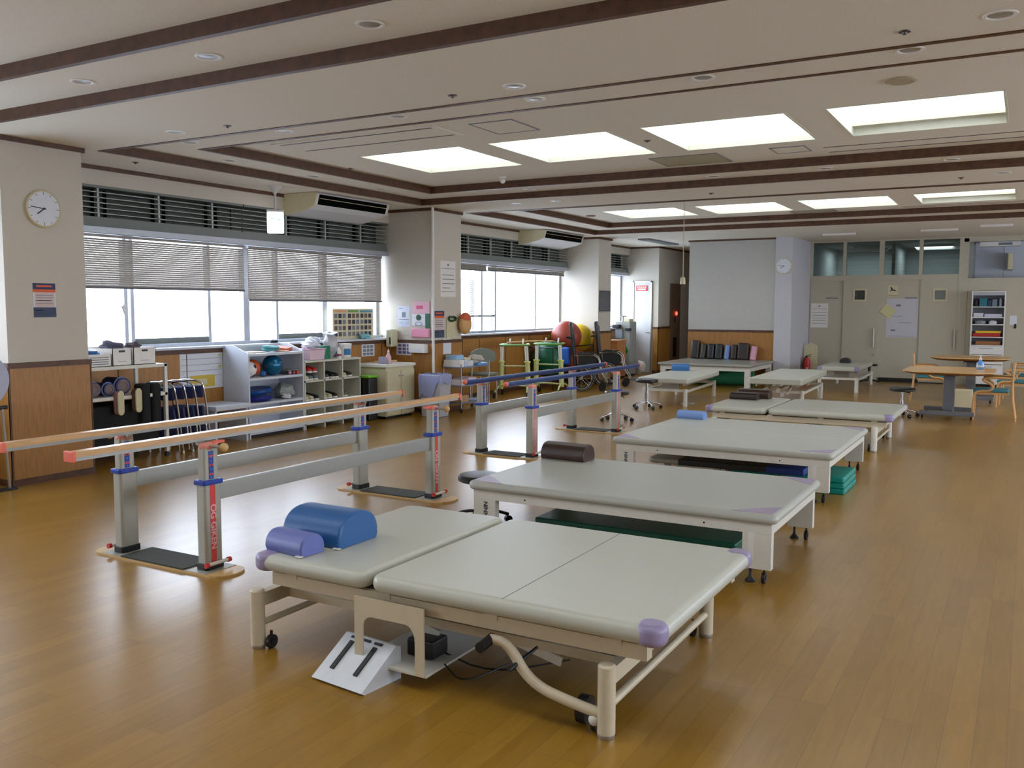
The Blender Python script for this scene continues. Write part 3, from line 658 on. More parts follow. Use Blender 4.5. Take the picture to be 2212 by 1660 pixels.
# --- bed A: split adjustable bed on round legs ----------------------------------
def bed_split(label, x0, x1, xs, y0, y1, z, legx, legy, seam, near=True, caps=((1,-1),(1,1),(-1,-1),(-1,1)), group=None):
    t = thing('treatment_bed', label, 'treatment bed', ((x0+x1)/2, (y0+y1)/2, 0), group=group)
    th = .075
    a = MB().slab(x0, xs-.012, y0, y1, z-th, z, .06, .034); a = a.build('head_cushion', M_vinyl, t)
    b = MB().slab(xs+.012, x1, y0, y1, z-th, z, .06, .034); b = b.build('main_cushion', M_vinyl, t)
    if seam: MB().box(seam-.0015, seam+.0015, y0+.02, y1-.02, z-.001, z+.0008).build('seam', M_ink, b, smooth=False)
    for sx, sy in caps: corner_cap(t, x1 if sx > 0 else x0, y0 if sy < 0 else y1, z-th, z, sx, sy, L=.115)
    fz = z-th
    # dark gap strips and support rails under the cushions
    for yy in (y0+.05, y1-.10):
        MB().box(x0+.08, x1-.07, yy, yy+.05, fz-.07, fz-.012).build('side_rail', M_frame, t, smooth=False)
    u = MB().box(x0+.12, x1-.10, y0+.08, y1-.08, fz-.02, fz-.001); u.build('deck', M_black, t, smooth=False)
    for i in range(4):
        xx = x0+.2+i*(x1-x0-.4)/3; MB().box(xx-.03, xx+.03, y0+.047, y0+.055, fz-.03, fz+.002).build('rail_bracket', M_frame, t, smooth=False)
    r = .034; lh = .283
    legs_round(t, [(lx, ly) for lx in legx for ly in legy], lh, r, M_fwhite if not near else M_frame)
    for lx in legx:
        MB().box(lx-.02, lx+.02, legy[0], legy[1], lh-.085, lh-.02).build('end_beam', M_frame, t, smooth=False)
        MB().cyl((lx, legy[0], .115), (lx, legy[1], .115), .017, n=16).build('lower_bar', M_frame, t)
        sx = 1 if lx < (legx[0]+legx[1])/2 else -1
        for ly in legy:
            caster(t, lx+sx*.055, ly+(.03 if ly == legy[0] else -.03), .032)
        # upright plates that carry the side rails
        for ly in (legy[0]+.28, legy[1]-.28):
            q = MB(); q.prism([(ly-.05, lh-.03), (ly+.05, lh-.03), (ly+.03, fz-.02), (ly-.03, fz-.02)], 'x', lx+sx*.005-.006, lx+sx*.005+.006); q.build('support_plate', M_frame, t, smooth=False)
    mx = (legx[0]+legx[1])/2
    # lifting mechanism: lower frame, scissor arms, motor
    for yy in (legy[0]+.2, legy[1]-.2):
        MB().box(legx[0], legx[1], yy-.015, yy+.015, lh-.085, lh-.045).build('lower_rail', M_frame, t, smooth=False)
        MB().obox((mx+.3, yy, .23), (.62, .012, .04), (0, .22, 0)).build('lift_arm', M_fwhite, t, smooth=False)
        MB().obox((mx-.3, yy, .23), (.62, .012, .04), (0, .22, 0)).build('lift_arm', M_fwhite, t, smooth=False)
    mo = MB(); mo.cyl((mx+.1, (y0+y1)/2, .24), (mx+.62, (y0+y1)/2-.05, .24), .022); mo.cyl((mx-.12, (y0+y1)/2, .24), (mx+.12, (y0+y1)/2, .24), .04); mo.build('actuator', M_steel, t)
    return t
b1 = bed_split('nearest treatment bed with pale two-part cushions, blue bolsters and foot control panel', -3.065, -1.075, -2.40, 2.945, 4.17, .465, (-3.08+.0, -1.30), (2.99, 4.19), -1.735, caps=((1,-1),(1,1),(-1,-1)))
# extra parts of the nearest bed: arch bracket, pedal lever, control lever, cables
ar = MB()
P = [(-2.47, .36), (-2.47, .10), (-2.425, .10), (-2.425, .20)]
for i in range(7):
    a = PI - PI/2*i/6; P.append((-2.375+.05*math.cos(a), .23+.05*math.sin(a)-.0))
P += [(-2.22, .28)]
for i in range(7):
    a = PI/2 - PI/2*i/6; P.append((-2.20+.05*math.cos(a), .21+.07*math.sin(a)))
P += [(-2.15, .07), (-2.105, .07), (-2.105, .34), (-2.105, .36)]
ar.prism(P, 'y', 2.955, 2.963); ar.build('arch_bracket', M_frame, b1, smooth=False)
pl = MB(); pl.box(-2.47, -2.10, 2.963, 3.6, .065, .075); pl.build('tray', M_fwhite, b1, smooth=False)
lv = MB(); lv.tube([(-1.80, 2.985, .285), (-1.72, 2.985, .285), (-1.62, 2.985, .14), (-1.42, 2.985, .10), (-1.31, 2.99, .085)], .021, n=14, sub=3); lv.build('foot_lever', M_frame, b1)
MB().cyl((-1.80, 2.90, .275), (-1.80, 3.0, .285), .021, n=14).build('lever_grip', M_black, b1)
MB().cyl((-1.685, 2.93, .20), (-1.64, 3.08, .25), .011, r1=.006, n=10).build('release_lever', M_black, b1)
MB().ball((-1.345, 2.985, .06), .024).build('lever_knob', M_fwhite, b1)
MB().cyl((-1.44, 3.06, .055), (-1.40, 3.06, .055), .055, n=24).build('large_wheel', M_black, b1)
for i, (q0, q1) in enumerate((((-2.1, 3.1, .08), (-1.9, 3.3, .05)), ((-2.2, 3.2, .09), (-1.7, 3.5, .04)))):
    MB().tube([q0, ((q0[0]+q1[0])/2, (q0[1]+q1[1])/2-.12, .02), q1], .004, n=6, sub=2).build('cable', M_black, b1)
MB().box(-1.66, -1.56, 2.998, 3.0, .345, .37).build('warning_sticker', M_yellow, b1, smooth=False)
t = MB(); t.box(-2.30, -2.16, 3.10, 3.22, .08, .16, bev=.01); t.build('control_box', M_black, b1)
# foot control panel resting on the floor at the bed
fp = thing('foot_control', 'white tilted foot control panel with two dark pedals under the nearest bed', 'control', (-2.46, 3.1, 0))
A = [(2.82, .012), (2.84, .0), (3.06, .0), (3.06, .14), (3.03, .15)]
k0 = MB(); k0.prism([(y, z) for y, z in A], 'x', -2.60, -2.30)
Mx = Matrix.Translation((-2.45, 2.94, 0)) @ Matrix.Rotation(math.radians(-6), 4, 'Z') @ Matrix.Translation((2.45, -2.94, 0))
k0.xf(Mx); k0.build('housing', mk('panel_white', (214, 218, 222), 0.4), fp, smooth=False)
for xx in (-2.53, -2.39):
    d = MB(); d.obox((xx, 2.935, .09), (.022, .15, .01), (math.atan2(.138, .21), 0, 0)); d.xf(Mx); d.build('pedal', M_black, fp, smooth=False)
for xx in (-2.53, -2.46, -2.39):
    d = MB(); d.obox((xx, 3.015, .1435), (.045, .012, .003), (math.atan2(.138, .21), 0, 0)); d.xf(Mx); d.build('legend', M_inkd, fp, smooth=False)

bed_split('split treatment bed with two dark brown bolsters, fourth platform from the camera', -3.36, -1.24, -2.62, 10.60, 11.98, .42, (-3.25, -1.43), (10.62, 11.85), None, near=False, caps=((1,-1),(1,1),(-1,-1)))

# --- bed B: exercise platform on plate legs -----------------------------------
def platform(label, x0, x1, y0, y1, z, text=True, seam=False, group=None):
    t = thing('exercise_platform', label, 'exercise platform', ((x0+x1)/2, (y0+y1)/2, 0), group=group)
    th = .062; c = MB().slab(x0, x1, y0, y1, z-th, z, .05, .03); c = c.build('cushion', M_vinylg, t)
    if seam: MB().box(x0+.03, x1-.03, (y0+y1)/2-.002, (y0+y1)/2+.002, z-.001, z+.001).build('seam', M_wht, c, smooth=False)
    for sx in (-1, 1):
        for sy in (-1, 1):
            X = x1 if sx > 0 else x0; Y = y0 if sy < 0 else y1; L = .27; W = .24
            k = MB(); p = [(X-sx*.035, Y-sy*.03), (X-sx*L, Y-sy*.022), (X-sx*(L-.16), Y-sy*W*.75), (X-sx*.022, Y-sy*W)]
            k.prism(p, 'z', z-.004, z+.0015); k.build('corner_patch', M_lilacp, c, smooth=False)
    f = MB(); e = .035; fz = z-th
    for a in ((x0+e, x1-e, y0+e, y0+e+.03), (x0+e, x1-e, y1-e-.03, y1-e), (x0+e, x0+e+.03, y0+e+.03, y1-e-.03), (x1-e-.03, x1-e, y0+e+.03, y1-e-.03)):
        MB().box(*a, fz-.062, fz).build('apron', M_fwhite, t, smooth=False)
    MB().box(x0+e+.03, x1-e-.03, y0+e+.03, y1-e-.03, fz-.02, fz-.002).build('deck', M_fwhite, t, smooth=False)
    for sx in (-1, 1):
        for sy in (-1, 1):
            X = x1-e if sx > 0 else x0+e; Y = y0+e if sy < 0 else y1-e
            l = MB().box(X-sx*.17, X, Y-sy*.055, Y, .085, fz-.062, bev=.003); l = l.build('leg', M_fwhite, t)
            caster(l, X-sx*.045, Y-sy*.03, .032); 
            g = MB(); g.lathe([(.030, 0), (.030, .008), (.012, .03), (.008, .05), (.008, .09)], (X-sx*.125, Y-sy*.03, 0), n=16); g.build('levelling_foot', M_black, l)
            if text and sy < 0:
                if sx < 0:
                    M = Matrix.Translation((X+.095, Y-.001, .215)) @ Matrix.Rotation(PI/2, 4, 'X') @ Matrix.Rotation(-PI/2, 4, 'Z')
                    text_mb('NINNA', .042, M).build('lettering', M_inkd, l, smooth=False)
                else:
                    q = MB(); q.box(X-.135, X-.10, Y-.002, Y, .14, .30); q.build('sticker', M_wht, l, smooth=False)
            if sy < 0: MB().cyl((X-sx*.40, Y-.002, fz-.035), (X-sx*.40, Y, fz-.035), .006, n=10).build('screw', M_black, t)
    return t
platform('grey exercise platform with lilac corners and a brown bolster, second platform from the camera', -3.28, -1.19, 5.12, 6.40, .42)
platform('wide grey exercise platform with a white centre seam and light blue cushion', -3.27, -1.32, 7.56, 9.42, .42, seam=True)

# --- large fixed platform against the partition ---------------------------------
t = thing('exercise_platform', 'large grey exercise platform against the wood panelled partition', 'exercise platform', (-5.55, 18.2, 0))
MB().slab(-6.55, -4.62, 17.45, 19.28, .43, .485, .04, .025).build('cushion', mk('dull_vinyl', (150, 148, 136), .3), t)
for a in ((-6.5, -4.67, 17.5, 17.54), (-6.5, -4.67, 19.2, 19.24), (-6.5, -6.46, 17.54, 19.2), (-4.71, -4.67, 17.54, 19.2)): MB().box(*a, .35, .43).build('apron', M_fwhite, t, smooth=False)
for X in (-6.5, -4.77):
    for Y in (17.5, 19.14): MB().box(X, X+.10, Y, Y+.10, 0, .35).build('leg', M_fwhite, t, smooth=False)
rm_ = MB(); rm_.cyl((-6.1, 18.35, .17), (-4.85, 18.5, .17), .17, n=28)
tag(rm_.build('rolled_mat', M_matgr), 'large rolled green mat lying under the platform at the wood panelled wall', 'mat')

# --- massage tables ------------------------------------------------------------
def massage(label, cx, cy, w, l, z, rot, leg_dx, legs_y, caps=False, th=.085, lift=False):
    t = thing('massage_table', label, 'massage table', (cx, cy, 0), rot)
    R = root_matrix(t)
    def B(mb, n, m, **k): mb.xf(R); return mb.build(n, m, t, **k)
    B(MB().slab(-w/2, w/2, -l/2, l/2, z-th, z, .04, .02), 'cushion', M_vinyl)
    if caps:
        for sx in (-1, 1):
            k = MB(); x = sx*w/2; y = -l/2; k.slab(min(x+sx*.004, x-sx*.10), max(x+sx*.004, x-sx*.10), y-.004, y+.10, z-th-.004, z+.004, .04, .022); B(k, 'corner_guard', M_lilac)
    for sx in (-1, 1): B(MB().box(sx*leg_dx-.02, sx*leg_dx+.02, legs_y[0], legs_y[1], .22, .26), 'side_beam', M_fwhite, smooth=False)
    for yy in legs_y:
        B(MB().box(-leg_dx, leg_dx, yy-.02, yy+.02, .235, .275), 'cross_beam', M_fwhite, smooth=False)
        for sx in (-1, 1): B(MB().lathe([(.034, .0), (.034, .28), (.028, .285)], (sx*leg_dx, yy, 0), n=20), 'leg', M_fwhite)
    for sx in (-1, 1): B(MB().box(sx*(w/2-.1)-.015, sx*(w/2-.1)+.015, -l/2+.1, l/2-.1, z-th-.04, z-th), 'top_rail', M_steel, smooth=False)
    if lift:
        for yy in (-l/2+.3, l/2-.4): 
            for sx in (-1, 1): B(MB().obox((sx*.16, yy+.1, .33), (.03, .5, .04), (.28, 0, 0)), 'lift_arm', M_frame, smooth=False)
        B(MB().cyl((0, -l/2+.25, .3), (0, l/2-.6, .3), .035), 'actuator', M_frame)
    else:
        for yy in (-l/2+.45, l/2-.5): B(MB().box(-.14, .14, yy-.02, yy+.02, .26, z-th), 'lift_frame', M_steel, smooth=False)
    return t
massage('pale massage table with a blue cushion at its far end, before the blue parallel bars', -5.17, 14.92, .84, 2.14, .46, .062, .34, (-.92, 1.0))
massage('pale massage table raised on a lifting frame, left of the wooden tables', -3.43, 15.42, .82, 2.45, .50, .035, .33, (-.75, 1.1), lift=True, th=.10)
massage('farthest pale massage table with lilac corners by the sliding doors', -3.12, 18.95, .74, 2.1, .485, .02, .335, (-1.0, 1.1), caps=True)

# --- bolsters, half-round cushions ------------------------------------------------
def bolster(label, cx, cy, z, L, W, H, rot, mat, name='bolster', tagm=None, endmat=None, stand=False, lean=0):
    z += .002; t = thing(name, label, 'cushion', (cx, cy, z), rot)
    prof = [(-W/2, 0), (W/2, 0)]
    prof = []
    n = 18
    for i in range(n+1):
        a = PI*i/n; c, s_ = math.cos(a), math.sin(a)
        prof.append((W/2*math.copysign(abs(c)**.85, c), H*(.14+.86*abs(s_)**.8) if 0 < i < n else .02))
    prof += [(-W/2+.008, 0), (W/2-.008, 0)]
    R = root_matrix(t) @ (Matrix.Rotation(lean, 4, 'Y') if stand else Matrix())
    mb = MB(); rings = []; e = .012
    for X, sc in ((-L/2, .90), (-L/2+e*.4, .97), (-L/2+e, 1.0), (L/2-e, 1.0), (L/2-e*.4, .97), (L/2, .90)):
        rings.append([(X, p*sc, q*sc+(1-sc)*H*.3*(q > 0.001)) for p, q in prof])
    m = len(prof); vs = [p for r in rings for p in r]
    fs = [(k*m+i, k*m+(i+1) % m, (k+1)*m+(i+1) % m, (k+1)*m+i) for k in range(len(rings)-1) for i in range(m)]
    mb.add(vs, fs); mb.add(rings[0], [tuple(range(m))]); mb.add(rings[-1], [tuple(range(m))])
    if stand: mb.xf(Matrix.Translation((0, 0, L/2)) @ Matrix.Rotation(-PI/2, 4, 'Y'))
    mb.xf(R); mb.build('cover', mat, t)
    if tagm:
        q = MB(); q.box(L/2-.03, L/2+.004, -W/2-.01, -W/2+.012, 0.002, .006); q.xf(R); q.build('care_label', tagm, t, smooth=False)
    return t
bolster('large blue half-round bolster on the near bed', -2.93, 3.335, .465, .36, .30, .155, 0, M_bluev, tagm=M_wht)
bolster('small periwinkle half-round bolster in front of the large blue one', -2.925, 3.08, .465, .25, .15, .095, -.10, M_lblue, tagm=M_wht)
bolster('single brown half-round bolster on the second platform', -3.08, 6.27, .42, .38, .2, .125, -.05, M_brownv)
bolster('light blue hollowed cushion on the platform with the centre seam', -3.07, 9.24, .42, .30, .13, .085, -.06, M_sky, name='cushion')
bolster('front dark brown bolster of the two on the split bed', -3.14, 11.55, .42, .36, .14, .09, -.05, M_dkbrown)
bolster('rear brown bolster of the two on the split bed', -3.07, 11.78, .42, .42, .17, .12, -.05, M_brownv)
bolster('blue half-round cushion on the pale massage table before the large platform', -5.46, 15.75, .46, .32, .22, .12, .3, mk('mid_blue_vinyl', (50, 104, 160), .4))
bolster('black half-round cushion on the farthest massage table', -3.20, 19.3, .485, .2, .2, .1, PI/2, M_blackv)
ST = [(-6.33, .40, .20, M_dkbrown, 'tall dark brown bolster standing leftmost against the wood panelling'), (-6.16, .33, .13, mk('grey_brown_vinyl', (70, 64, 54), .5), 'grey brown bolster standing second from the left against the wood panelling'),
      (-5.98, .33, .17, M_blackv, 'black bolster standing third from the left against the wood panelling'), (-5.80, .33, .17, mk('charcoal_vinyl', (34, 34, 32), .45), 'charcoal bolster standing just left of the light blue roll'),
      (-5.63, .31, .12, M_sky, 'light blue roll standing among the dark bolsters against the wood panelling'), (-5.47, .32, .14, mk('umber_vinyl', (48, 32, 26), .5), 'slim dark brown bolster standing just right of the light blue roll'),
      (-5.27, .36, .25, mk('espresso_vinyl', (46, 36, 26), .5), 'widest dark brown bolster standing beside the pink roll'), (-5.06, .30, .13, M_pink, 'pink foam roll leaning rightmost against the wood panelling')]
for i, (x, hgt, w, m, lab) in enumerate(ST):
    t = thing('bolster', lab, 'cushion', (x, 19.12, .485), 0, 'bolsters standing against the wood panelling')
    q = MB()
    if i in (4, 7): q.slab(-w/2, w/2, -w/2, w/2, 0, hgt, w*.48, .015, nc=8)
    else: q.slab(-w/2, w/2, -.075, .075, 0, hgt, .06, .03)
    q.xf(Matrix.Translation((x, 19.18, .485)) @ Matrix.Rotation(.10 if i in (4, 7, 1) else .03, 4, 'Y') @ Matrix.Rotation(-.12, 4, 'X')); q.build('cover', m, t)

# --- parallel bars ---------------------------------------------------------------
def bars(label, px, pyn, pyf, ra, rb, zr, style, knobs):
    t = thing('parallel_bars', label, 'parallel bars', ((px[0]+px[1])/2, (pyn+pyf)/2, 0))
    zc = .535
    for y in (pyn, pyf):
        xa, xb = px[0], px[1]
        p = MB(); pts = []
        for cx, a0 in ((xb+.13, -90), (xa-.13, 90)):
            for k in range(9): a = math.radians(a0+180*k/8); pts.append((cx+.09*math.cos(a)*1.0, y+.125*math.sin(a)))
        pr = MB(); pr.prism(pts, 'z', 0.0, .012); bp = pr.build('base_plate', M_tan, t, smooth=False)
        MB().box(xa-.10, xb+.09, y-.118, y+.118, .012, .015).build('steel_sheet', M_colgrey, bp, smooth=False)
        MB().prism([(xa+.10, y-.12), (xb-.12, y-.12), (xb-.02, y+.12), (xa+.06, y+.12)] if False else [(xa+.09, y-.12), (xb-.10, y-.12), (xb-.10, y+.12), (xa+.09, y+.12)], 'z', .012, .022).build('rubber_mat', M_rubber, bp, smooth=False)
        for i, x in enumerate(px):
            inw = 1 if i == 0 else -1
            c = MB(); c.slab(x-.042, x+.042, y-.065, y+.065, .05, zc, .02, .002, nc=4); c = c.build('column', M_colgrey, t)
            MB().slab(x-.048, x+.048, y-.072, y+.072, .015, .055, .02, .004, nc=4).build('foot_block', M_black, c)
            MB().slab(x-.052, x+.052, y-.076, y+.076, zc-.003, zc+.026, .018, .006, nc=4).build('collar', M_bluep, c)
            MB().slab(x-.033, x+.033, y-.054, y+.054, zc+.02, .755, .016, .002, nc=4).build('inner_column', M_colgrey, t)
            hd = MB(); hd.slab(x-.036, x+.036, y-.056, y+.056, .735, .785, .03, .022, nc=5)
            hd = hd.build('head_cap', M_salmon, t)
            arm = MB(); rx = ra if i == 0 else rb
            arm.box(min(x, rx), max(x, rx), y-.02, y+.02, .762, .785, bev=.006); arm.build('rail_arm', M_colgrey, t)
            if knobs:
                s_ = 1 if i == 1 else -1
                kk = MB(); kk.cyl((x+s_*.02, y, .762), (x+s_*.125, y, .765), .010, n=12); kk.build('clamp_screw', M_steel, hd)
                MB().ball((x+s_*.14, y, .765), .027).build('clamp_knob', M_tan, hd)
                lv = MB(); dy = .10 if y == pyn else -.14
                lv.prism([(x+s_*.00, y+dy*.2), (x+s_*.03, y+dy*.2), (x+s_*.035, y+dy), (x+s_*.02, y+dy*1.15), (x+s_*.0, y+dy)], 'z', .775, .79); lv.build('clamp_lever', M_coral, hd)
            # scale strip on the inner column, lettered strip on the outer column (outer side and near side)
            if i == 1 or True:
                xo = x+.0425
                rs = MB(); rs.box(xo-.0005, xo+.001, y-.028, y+.012, .06, zc-.005)
                if i == 1:
                    rs = rs.build('red_strip' if knobs else 'pink_strip', M_redst if knobs else mk('pink_sticker', (224, 130, 124), .5), c, smooth=False)
                    M = Matrix.Translation((xo+.0012, y-.008, .285)) @ Matrix(((0, 0, 1, 0), (0, 1, 0, 0), (-1, 0, 0, 0), (0, 0, 0, 1)))
                    M = Matrix.Translation((xo+.0014, y-.008, .275)) @ Matrix.Rotation(PI/2, 4, 'Z') @ Matrix.Rotation(PI/2, 4, 'X') @ Matrix.Rotation(-PI/2, 4, 'Z')
                    text_mb('OG GIKEN', .058, M, depth=.0006).build('lettering', mk('pale_pink_print', (226, 170, 170), .5), rs, smooth=False)
                xi = x+.0335; sc = MB(); sc.box(xi-.0005, xi+.001, y-.024, y+.012, zc+.03, .735)
                for q in range(4): sc.box(xi+.0009, xi+.0016, y-.024, y+.012, zc+.055+q*.055, zc+.066+q*.055, 1)
                for q in range(8): sc.box(xi+.0009, xi+.0016, y-.012, y+.0, zc+.040+q*.024, zc+.045+q*.024, 2)
                sc.build('height_scale', [M_bluep, M_redst, M_sky], c, smooth=False)
            # foot lock bar
            s_ = 1 if i == 1 else -1
            if knobs or i == 1 or y == pyf:
                fb = MB(); fb.cyl((x+s_*.065, y-.075, .055), (x+s_*.065, y+.075, .055), .011, n=12); fb = fb.build('foot_lock_bar', M_fwhite, t)
                for dy in (-.095, .075): MB().cyl((x+s_*.065, y+dy, .055), (x+s_*.065, y+dy+.022, .055), .016, n=12).build('bar_tip', M_red, fb)
    for x in px:
        MB().box(x-.016, x+.016, pyn+.06, pyf-.06, .425, .53, bev=.004).build('side_beam', M_beam, t)
    for rx in (ra, rb):
        y0, y1 = zr
        if style == 'wood':
            w = MB(); w.prism([(rx-.036, .806), (rx-.028, .836), (rx+.028, .836), (rx+.036, .806)], 'y', y0, y1); w = w.build('handrail', M_railw, t, smooth=False)
            MB().box(rx-.024, rx+.024, y0, y1, .785, .805).build('rail_channel', M_beam, w, smooth=False)
            for yy, d in ((y0, -1), (y1, 1)): MB().box(rx-.040, rx+.040, yy-(.022 if d < 0 else 0), yy+(.022 if d > 0 else 0), .782, .84, bev=.005).build('end_cap', M_coral, w)
        else:
            w = MB(); w.cyl((rx, y0, .815), (rx, y1, .815), .021, n=18); w = w.build('handrail', M_railb, t)
            MB().box(rx-.008, rx+.008, y0+.02, y1-.02, .784, .80).build('rail_channel', M_railb, w, smooth=False)
            for yy in (y0, y1): MB().ball((rx, yy, .815), .027).build('end_cap', M_coral, w)
    return t
bars('near parallel bars with wooden handrails and coral end caps', (-5.03, -4.26), 3.76, 6.13, -4.965, -4.345, (2.93, 6.62), 'wood', True)
bars('far parallel bars with round dark blue handrails', (-5.16, -4.53), 8.36, 10.62, -5.10, -4.60, (7.93, 11.55), 'blue', False)

# --- stools ------------------------------------------------------------------------
def stool(label, x, y, z, r, chrome=True, rot=0.2, name='rolling_stool'):
    t = thing(name, label, 'stool', (x, y, 0), 0)
    MB().lathe([(r-.02, z-.055), (r, z-.045), (r+.003, z-.02), (r-.012, z-.004), (r-.04, z), (.001, z)], (x, y, 0), n=32).build('seat', M_blackv, t)
    m = M_chrome if chrome else M_black
    p = MB(); p.cyl((x, y, .10), (x, y, z-.05), .022 if chrome else .026, n=16); p.cyl((x, y, .07), (x, y, z*.55), .03, n=16); p.build('pole', m, t)
    lv = MB(); lv.tube([(x, y, z-.06), (x+.1, y-.03, z-.07), (x+.12, y-.03, z-.09)], .006, n=8); lv.build('height_lever', M_black, t)
    for i in range(5):
        a = rot+2*PI*i/5; L = .22
        arm = MB(); arm.tube([(x, y, .105), (x+L*.5*math.cos(a), y+L*.5*math.sin(a), .10), (x+L*math.cos(a), y+L*math.sin(a), .062)], .012, n=10, sub=1)
        arm = arm.build('base_arm', m, t)
        cx, cy = x+L*math.cos(a), y+L*math.sin(a); w = MB()
        w.cyl((cx-.018*math.sin(a), cy+.018*math.cos(a), .027), (cx+.018*math.sin(a), cy-.018*math.cos(a), .027), .027, n=16); w.build('caster', M_black, arm)
    return t
stool('black stool with black base beside the second platform near end', -3.44, 5.56, .38, .165, chrome=False, rot=.9)
stool('black stool with chrome base at the foot of the pale massage table', -5.20, 13.42, .47, .175, rot=.5)
stool('black stool with chrome base behind the far end of the blue bars', -4.98, 11.7, .43, .17, rot=.1)
stool('black stool with chrome base between the split bed and the wooden table', -1.57, 14.38, .43, .18, rot=.3)
t = thing('rolling_stool', 'stool with black base standing behind the farthest massage table', 'stool', (-2.9, 20.45, 0))
MB().cyl((-2.9, 20.45, .1), (-2.9, 20.45, .38), .03).build('pole', M_black, t)
MB().lathe([(.16, .37), (.17, .39), (.15, .41), (.001, .41)], (-2.9, 20.45, 0)).build('seat', M_blackv, t)
for i in range(5):
    a = 2*PI*i/5; MB().tube([(-2.9, 20.45, .1), (-2.9+.2*math.cos(a), 20.45+.2*math.sin(a), .03)], .014, n=8).build('base_arm', M_black, t)

# --- mats and step boards under the platforms -----------------------------------------
def mat3(name, label, x0, x1, y0, y1, z0, n, th, mats, rot=0):
    t = thing(name, label, 'mat', ((x0+x1)/2, (y0+y1)/2, z0), 0)
    for i in range(n):
        MB().slab(x0+.004*i, x1-.004*i, y0, y1, z0+i*th, z0+(i+1)*th-.002, .02, .012).build('layer', mats[i % len(mats)], t)
    return t
mat3('folded_mat', 'folded dark green mat lying under the second platform', -2.92, -1.50, 5.42, 6.02, 0, 2, .075, [M_green])
mat3('folded_mat', 'teal mat sticking out under the right end of the seamed platform', -2.3, -1.30, 8.02, 8.62, 0, 3, .05, [M_teal])
sb = thing('step_board', 'grey, black and blue balance step board under the seamed platform', 'step board', (-2.3, 8.15, .0))
MB().slab(-3.05, -2.72, 7.9, 8.4, .15, .2, .06, .02).build('grey_end', M_colgrey, sb)
MB().box(-2.75, -1.95, 7.9, 8.4, .15, .205, bev=.01).build('tread', M_black, sb)
MB().box(-1.95, -1.62, 7.9, 8.4, .15, .21, bev=.01).build('blue_end', mk('royal_blue', (24, 56, 130), .5), sb)
for x in (-2.9, -1.75):
    for y in (7.95, 8.3): MB().box(x, x+.05, y, y+.05, 0 if x < -2 and False else (0.15 if x > -2.35 else 0), .152 if x < -2 else .153).build('leg', M_colgrey, sb, smooth=False) if x < -2 else None
for y in (7.95, 8.3): MB().box(-2.42, -2.37, y, y+.05, 0, .152).build('leg', M_colgrey, sb, smooth=False)
p_ = MB(); p_.box(-4.93, -4.75, 14.25, 14.45, 0, .03, bev=.01); tag(p_.build('foot_switch', M_colgrey), 'small grey foot switch on the floor beside the pale massage table', 'switch')

# ================================================================== WINDOW-SIDE FURNITURE AND CLUTTER
# wall clocks
def clock(label, c, r, ax, hr=(7, 46)):
    t = thing('wall_clock', label, 'clock', c)
    M = Matrix.Translation(Vector(c)) @ (Matrix.Rotation(PI/2, 4, 'Y') @ Matrix.Rotation(PI/2, 4, 'Z') if ax == 'x' else Matrix.Rotation(PI/2, 4, 'X'))
    def B(mb, n, m, **k): mb.xf(M); return mb.build(n, m, t, **k)
    B(MB().lathe([(r, 0), (r, .028), (r-.008, .035), (r-.016, .03), (r-.016, .0)], (0, 0, 0), n=40), 'rim', M_cream)
    face = B(MB().lathe([(r-.014, .024), (r-.015, .026), (.001, .026)], (0, 0, 0), n=40), 'face', M_paper)
    mk_ = MB()
    for i in range(12):
        a = 2*PI*i/12; L = .018 if i % 3 else .028
        mk_.obox(((r-.032)*math.sin(a), (r-.032)*math.cos(a), .0265), (.004, L, .001), (0, 0, -a))
    B(mk_, 'hour_marks', M_inkd, smooth=False)
    ah = 2*PI*(hr[0]+hr[1]/60)/12; am = 2*PI*hr[1]/60
    for a, L, w, n in ((ah, r*.5, .010, 'hour_hand'), (am, r*.76, .007, 'minute_hand')):
        B(MB().obox((L*.42*math.sin(a), L*.42*math.cos(a), .030), (w, L*1.15, .002), (0, 0, -a)), n, M_inkd, smooth=False)
    B(MB().lathe([(.009, .026), (.009, .034), (.001, .034)], (0, 0, 0), n=14), 'hub', M_inkd)
    return t
clock('round white wall clock on the nearest pillar', (-7.75, 5.035, 2.472), .168, 'x')
clock('small round cream wall clock on the far pillar beside the sliding doors', (-4.485, 19.30, 2.47), .165, 'y')

# flat printed things: sheet(axis plane, rectangle, blocks)
def sheet(name, label, cat, plane, pos, a0, a1, z0, z1, base, blocks, group=None, th=.003):
    d = 1 if plane == 'x' else -1
    mb = MB(); ms = [base]
    def bx(u0, u1, w0, w1, o0, o1, mi):
        A0 = a0+(a1-a0)*u0; A1 = a0+(a1-a0)*u1; B0 = z1-(z1-z0)*w1; B1 = z1-(z1-z0)*w0
        if plane == 'x': mb.box(pos+o0, pos+o1, A0, A1, B0, B1, mi)
        else: mb.box(A0, A1, pos-o1, pos-o0, B0, B1, mi)
    bx(0, 1, 0, 1, 0, th, 0)
    for k, (u0, u1, w0, w1, m) in enumerate(blocks):
        if m not in ms: ms.append(m)
        bx(u0, u1, w0, w1, th-.0002, th+.0006+.0002*(k % 3), ms.index(m))
    return tag(mb.build(name, ms, smooth=False), label, cat, group)
flu = [(0, 1, 0, .18, M_navy), (.15, .85, .06, .11, M_orange), (0, 1, .18, .27, M_orange), (.06, .94, .27, .71, mk('pale_rose_print', (206, 186, 184), .7)), (.12, .88, .34, .36, M_ink), (.12, .88, .42, .44, M_ink), (.12, .8, .50, .52, M_ink), (.12, .88, .58, .60, M_ink),
       (0, 1, .71, 1, mk('slate_print', (64, 74, 100), .7)), (.06, .46, .87, .97, M_cream), (.54, .96, .85, .97, M_paper), (.1, .4, .79, .81, M_sky)]
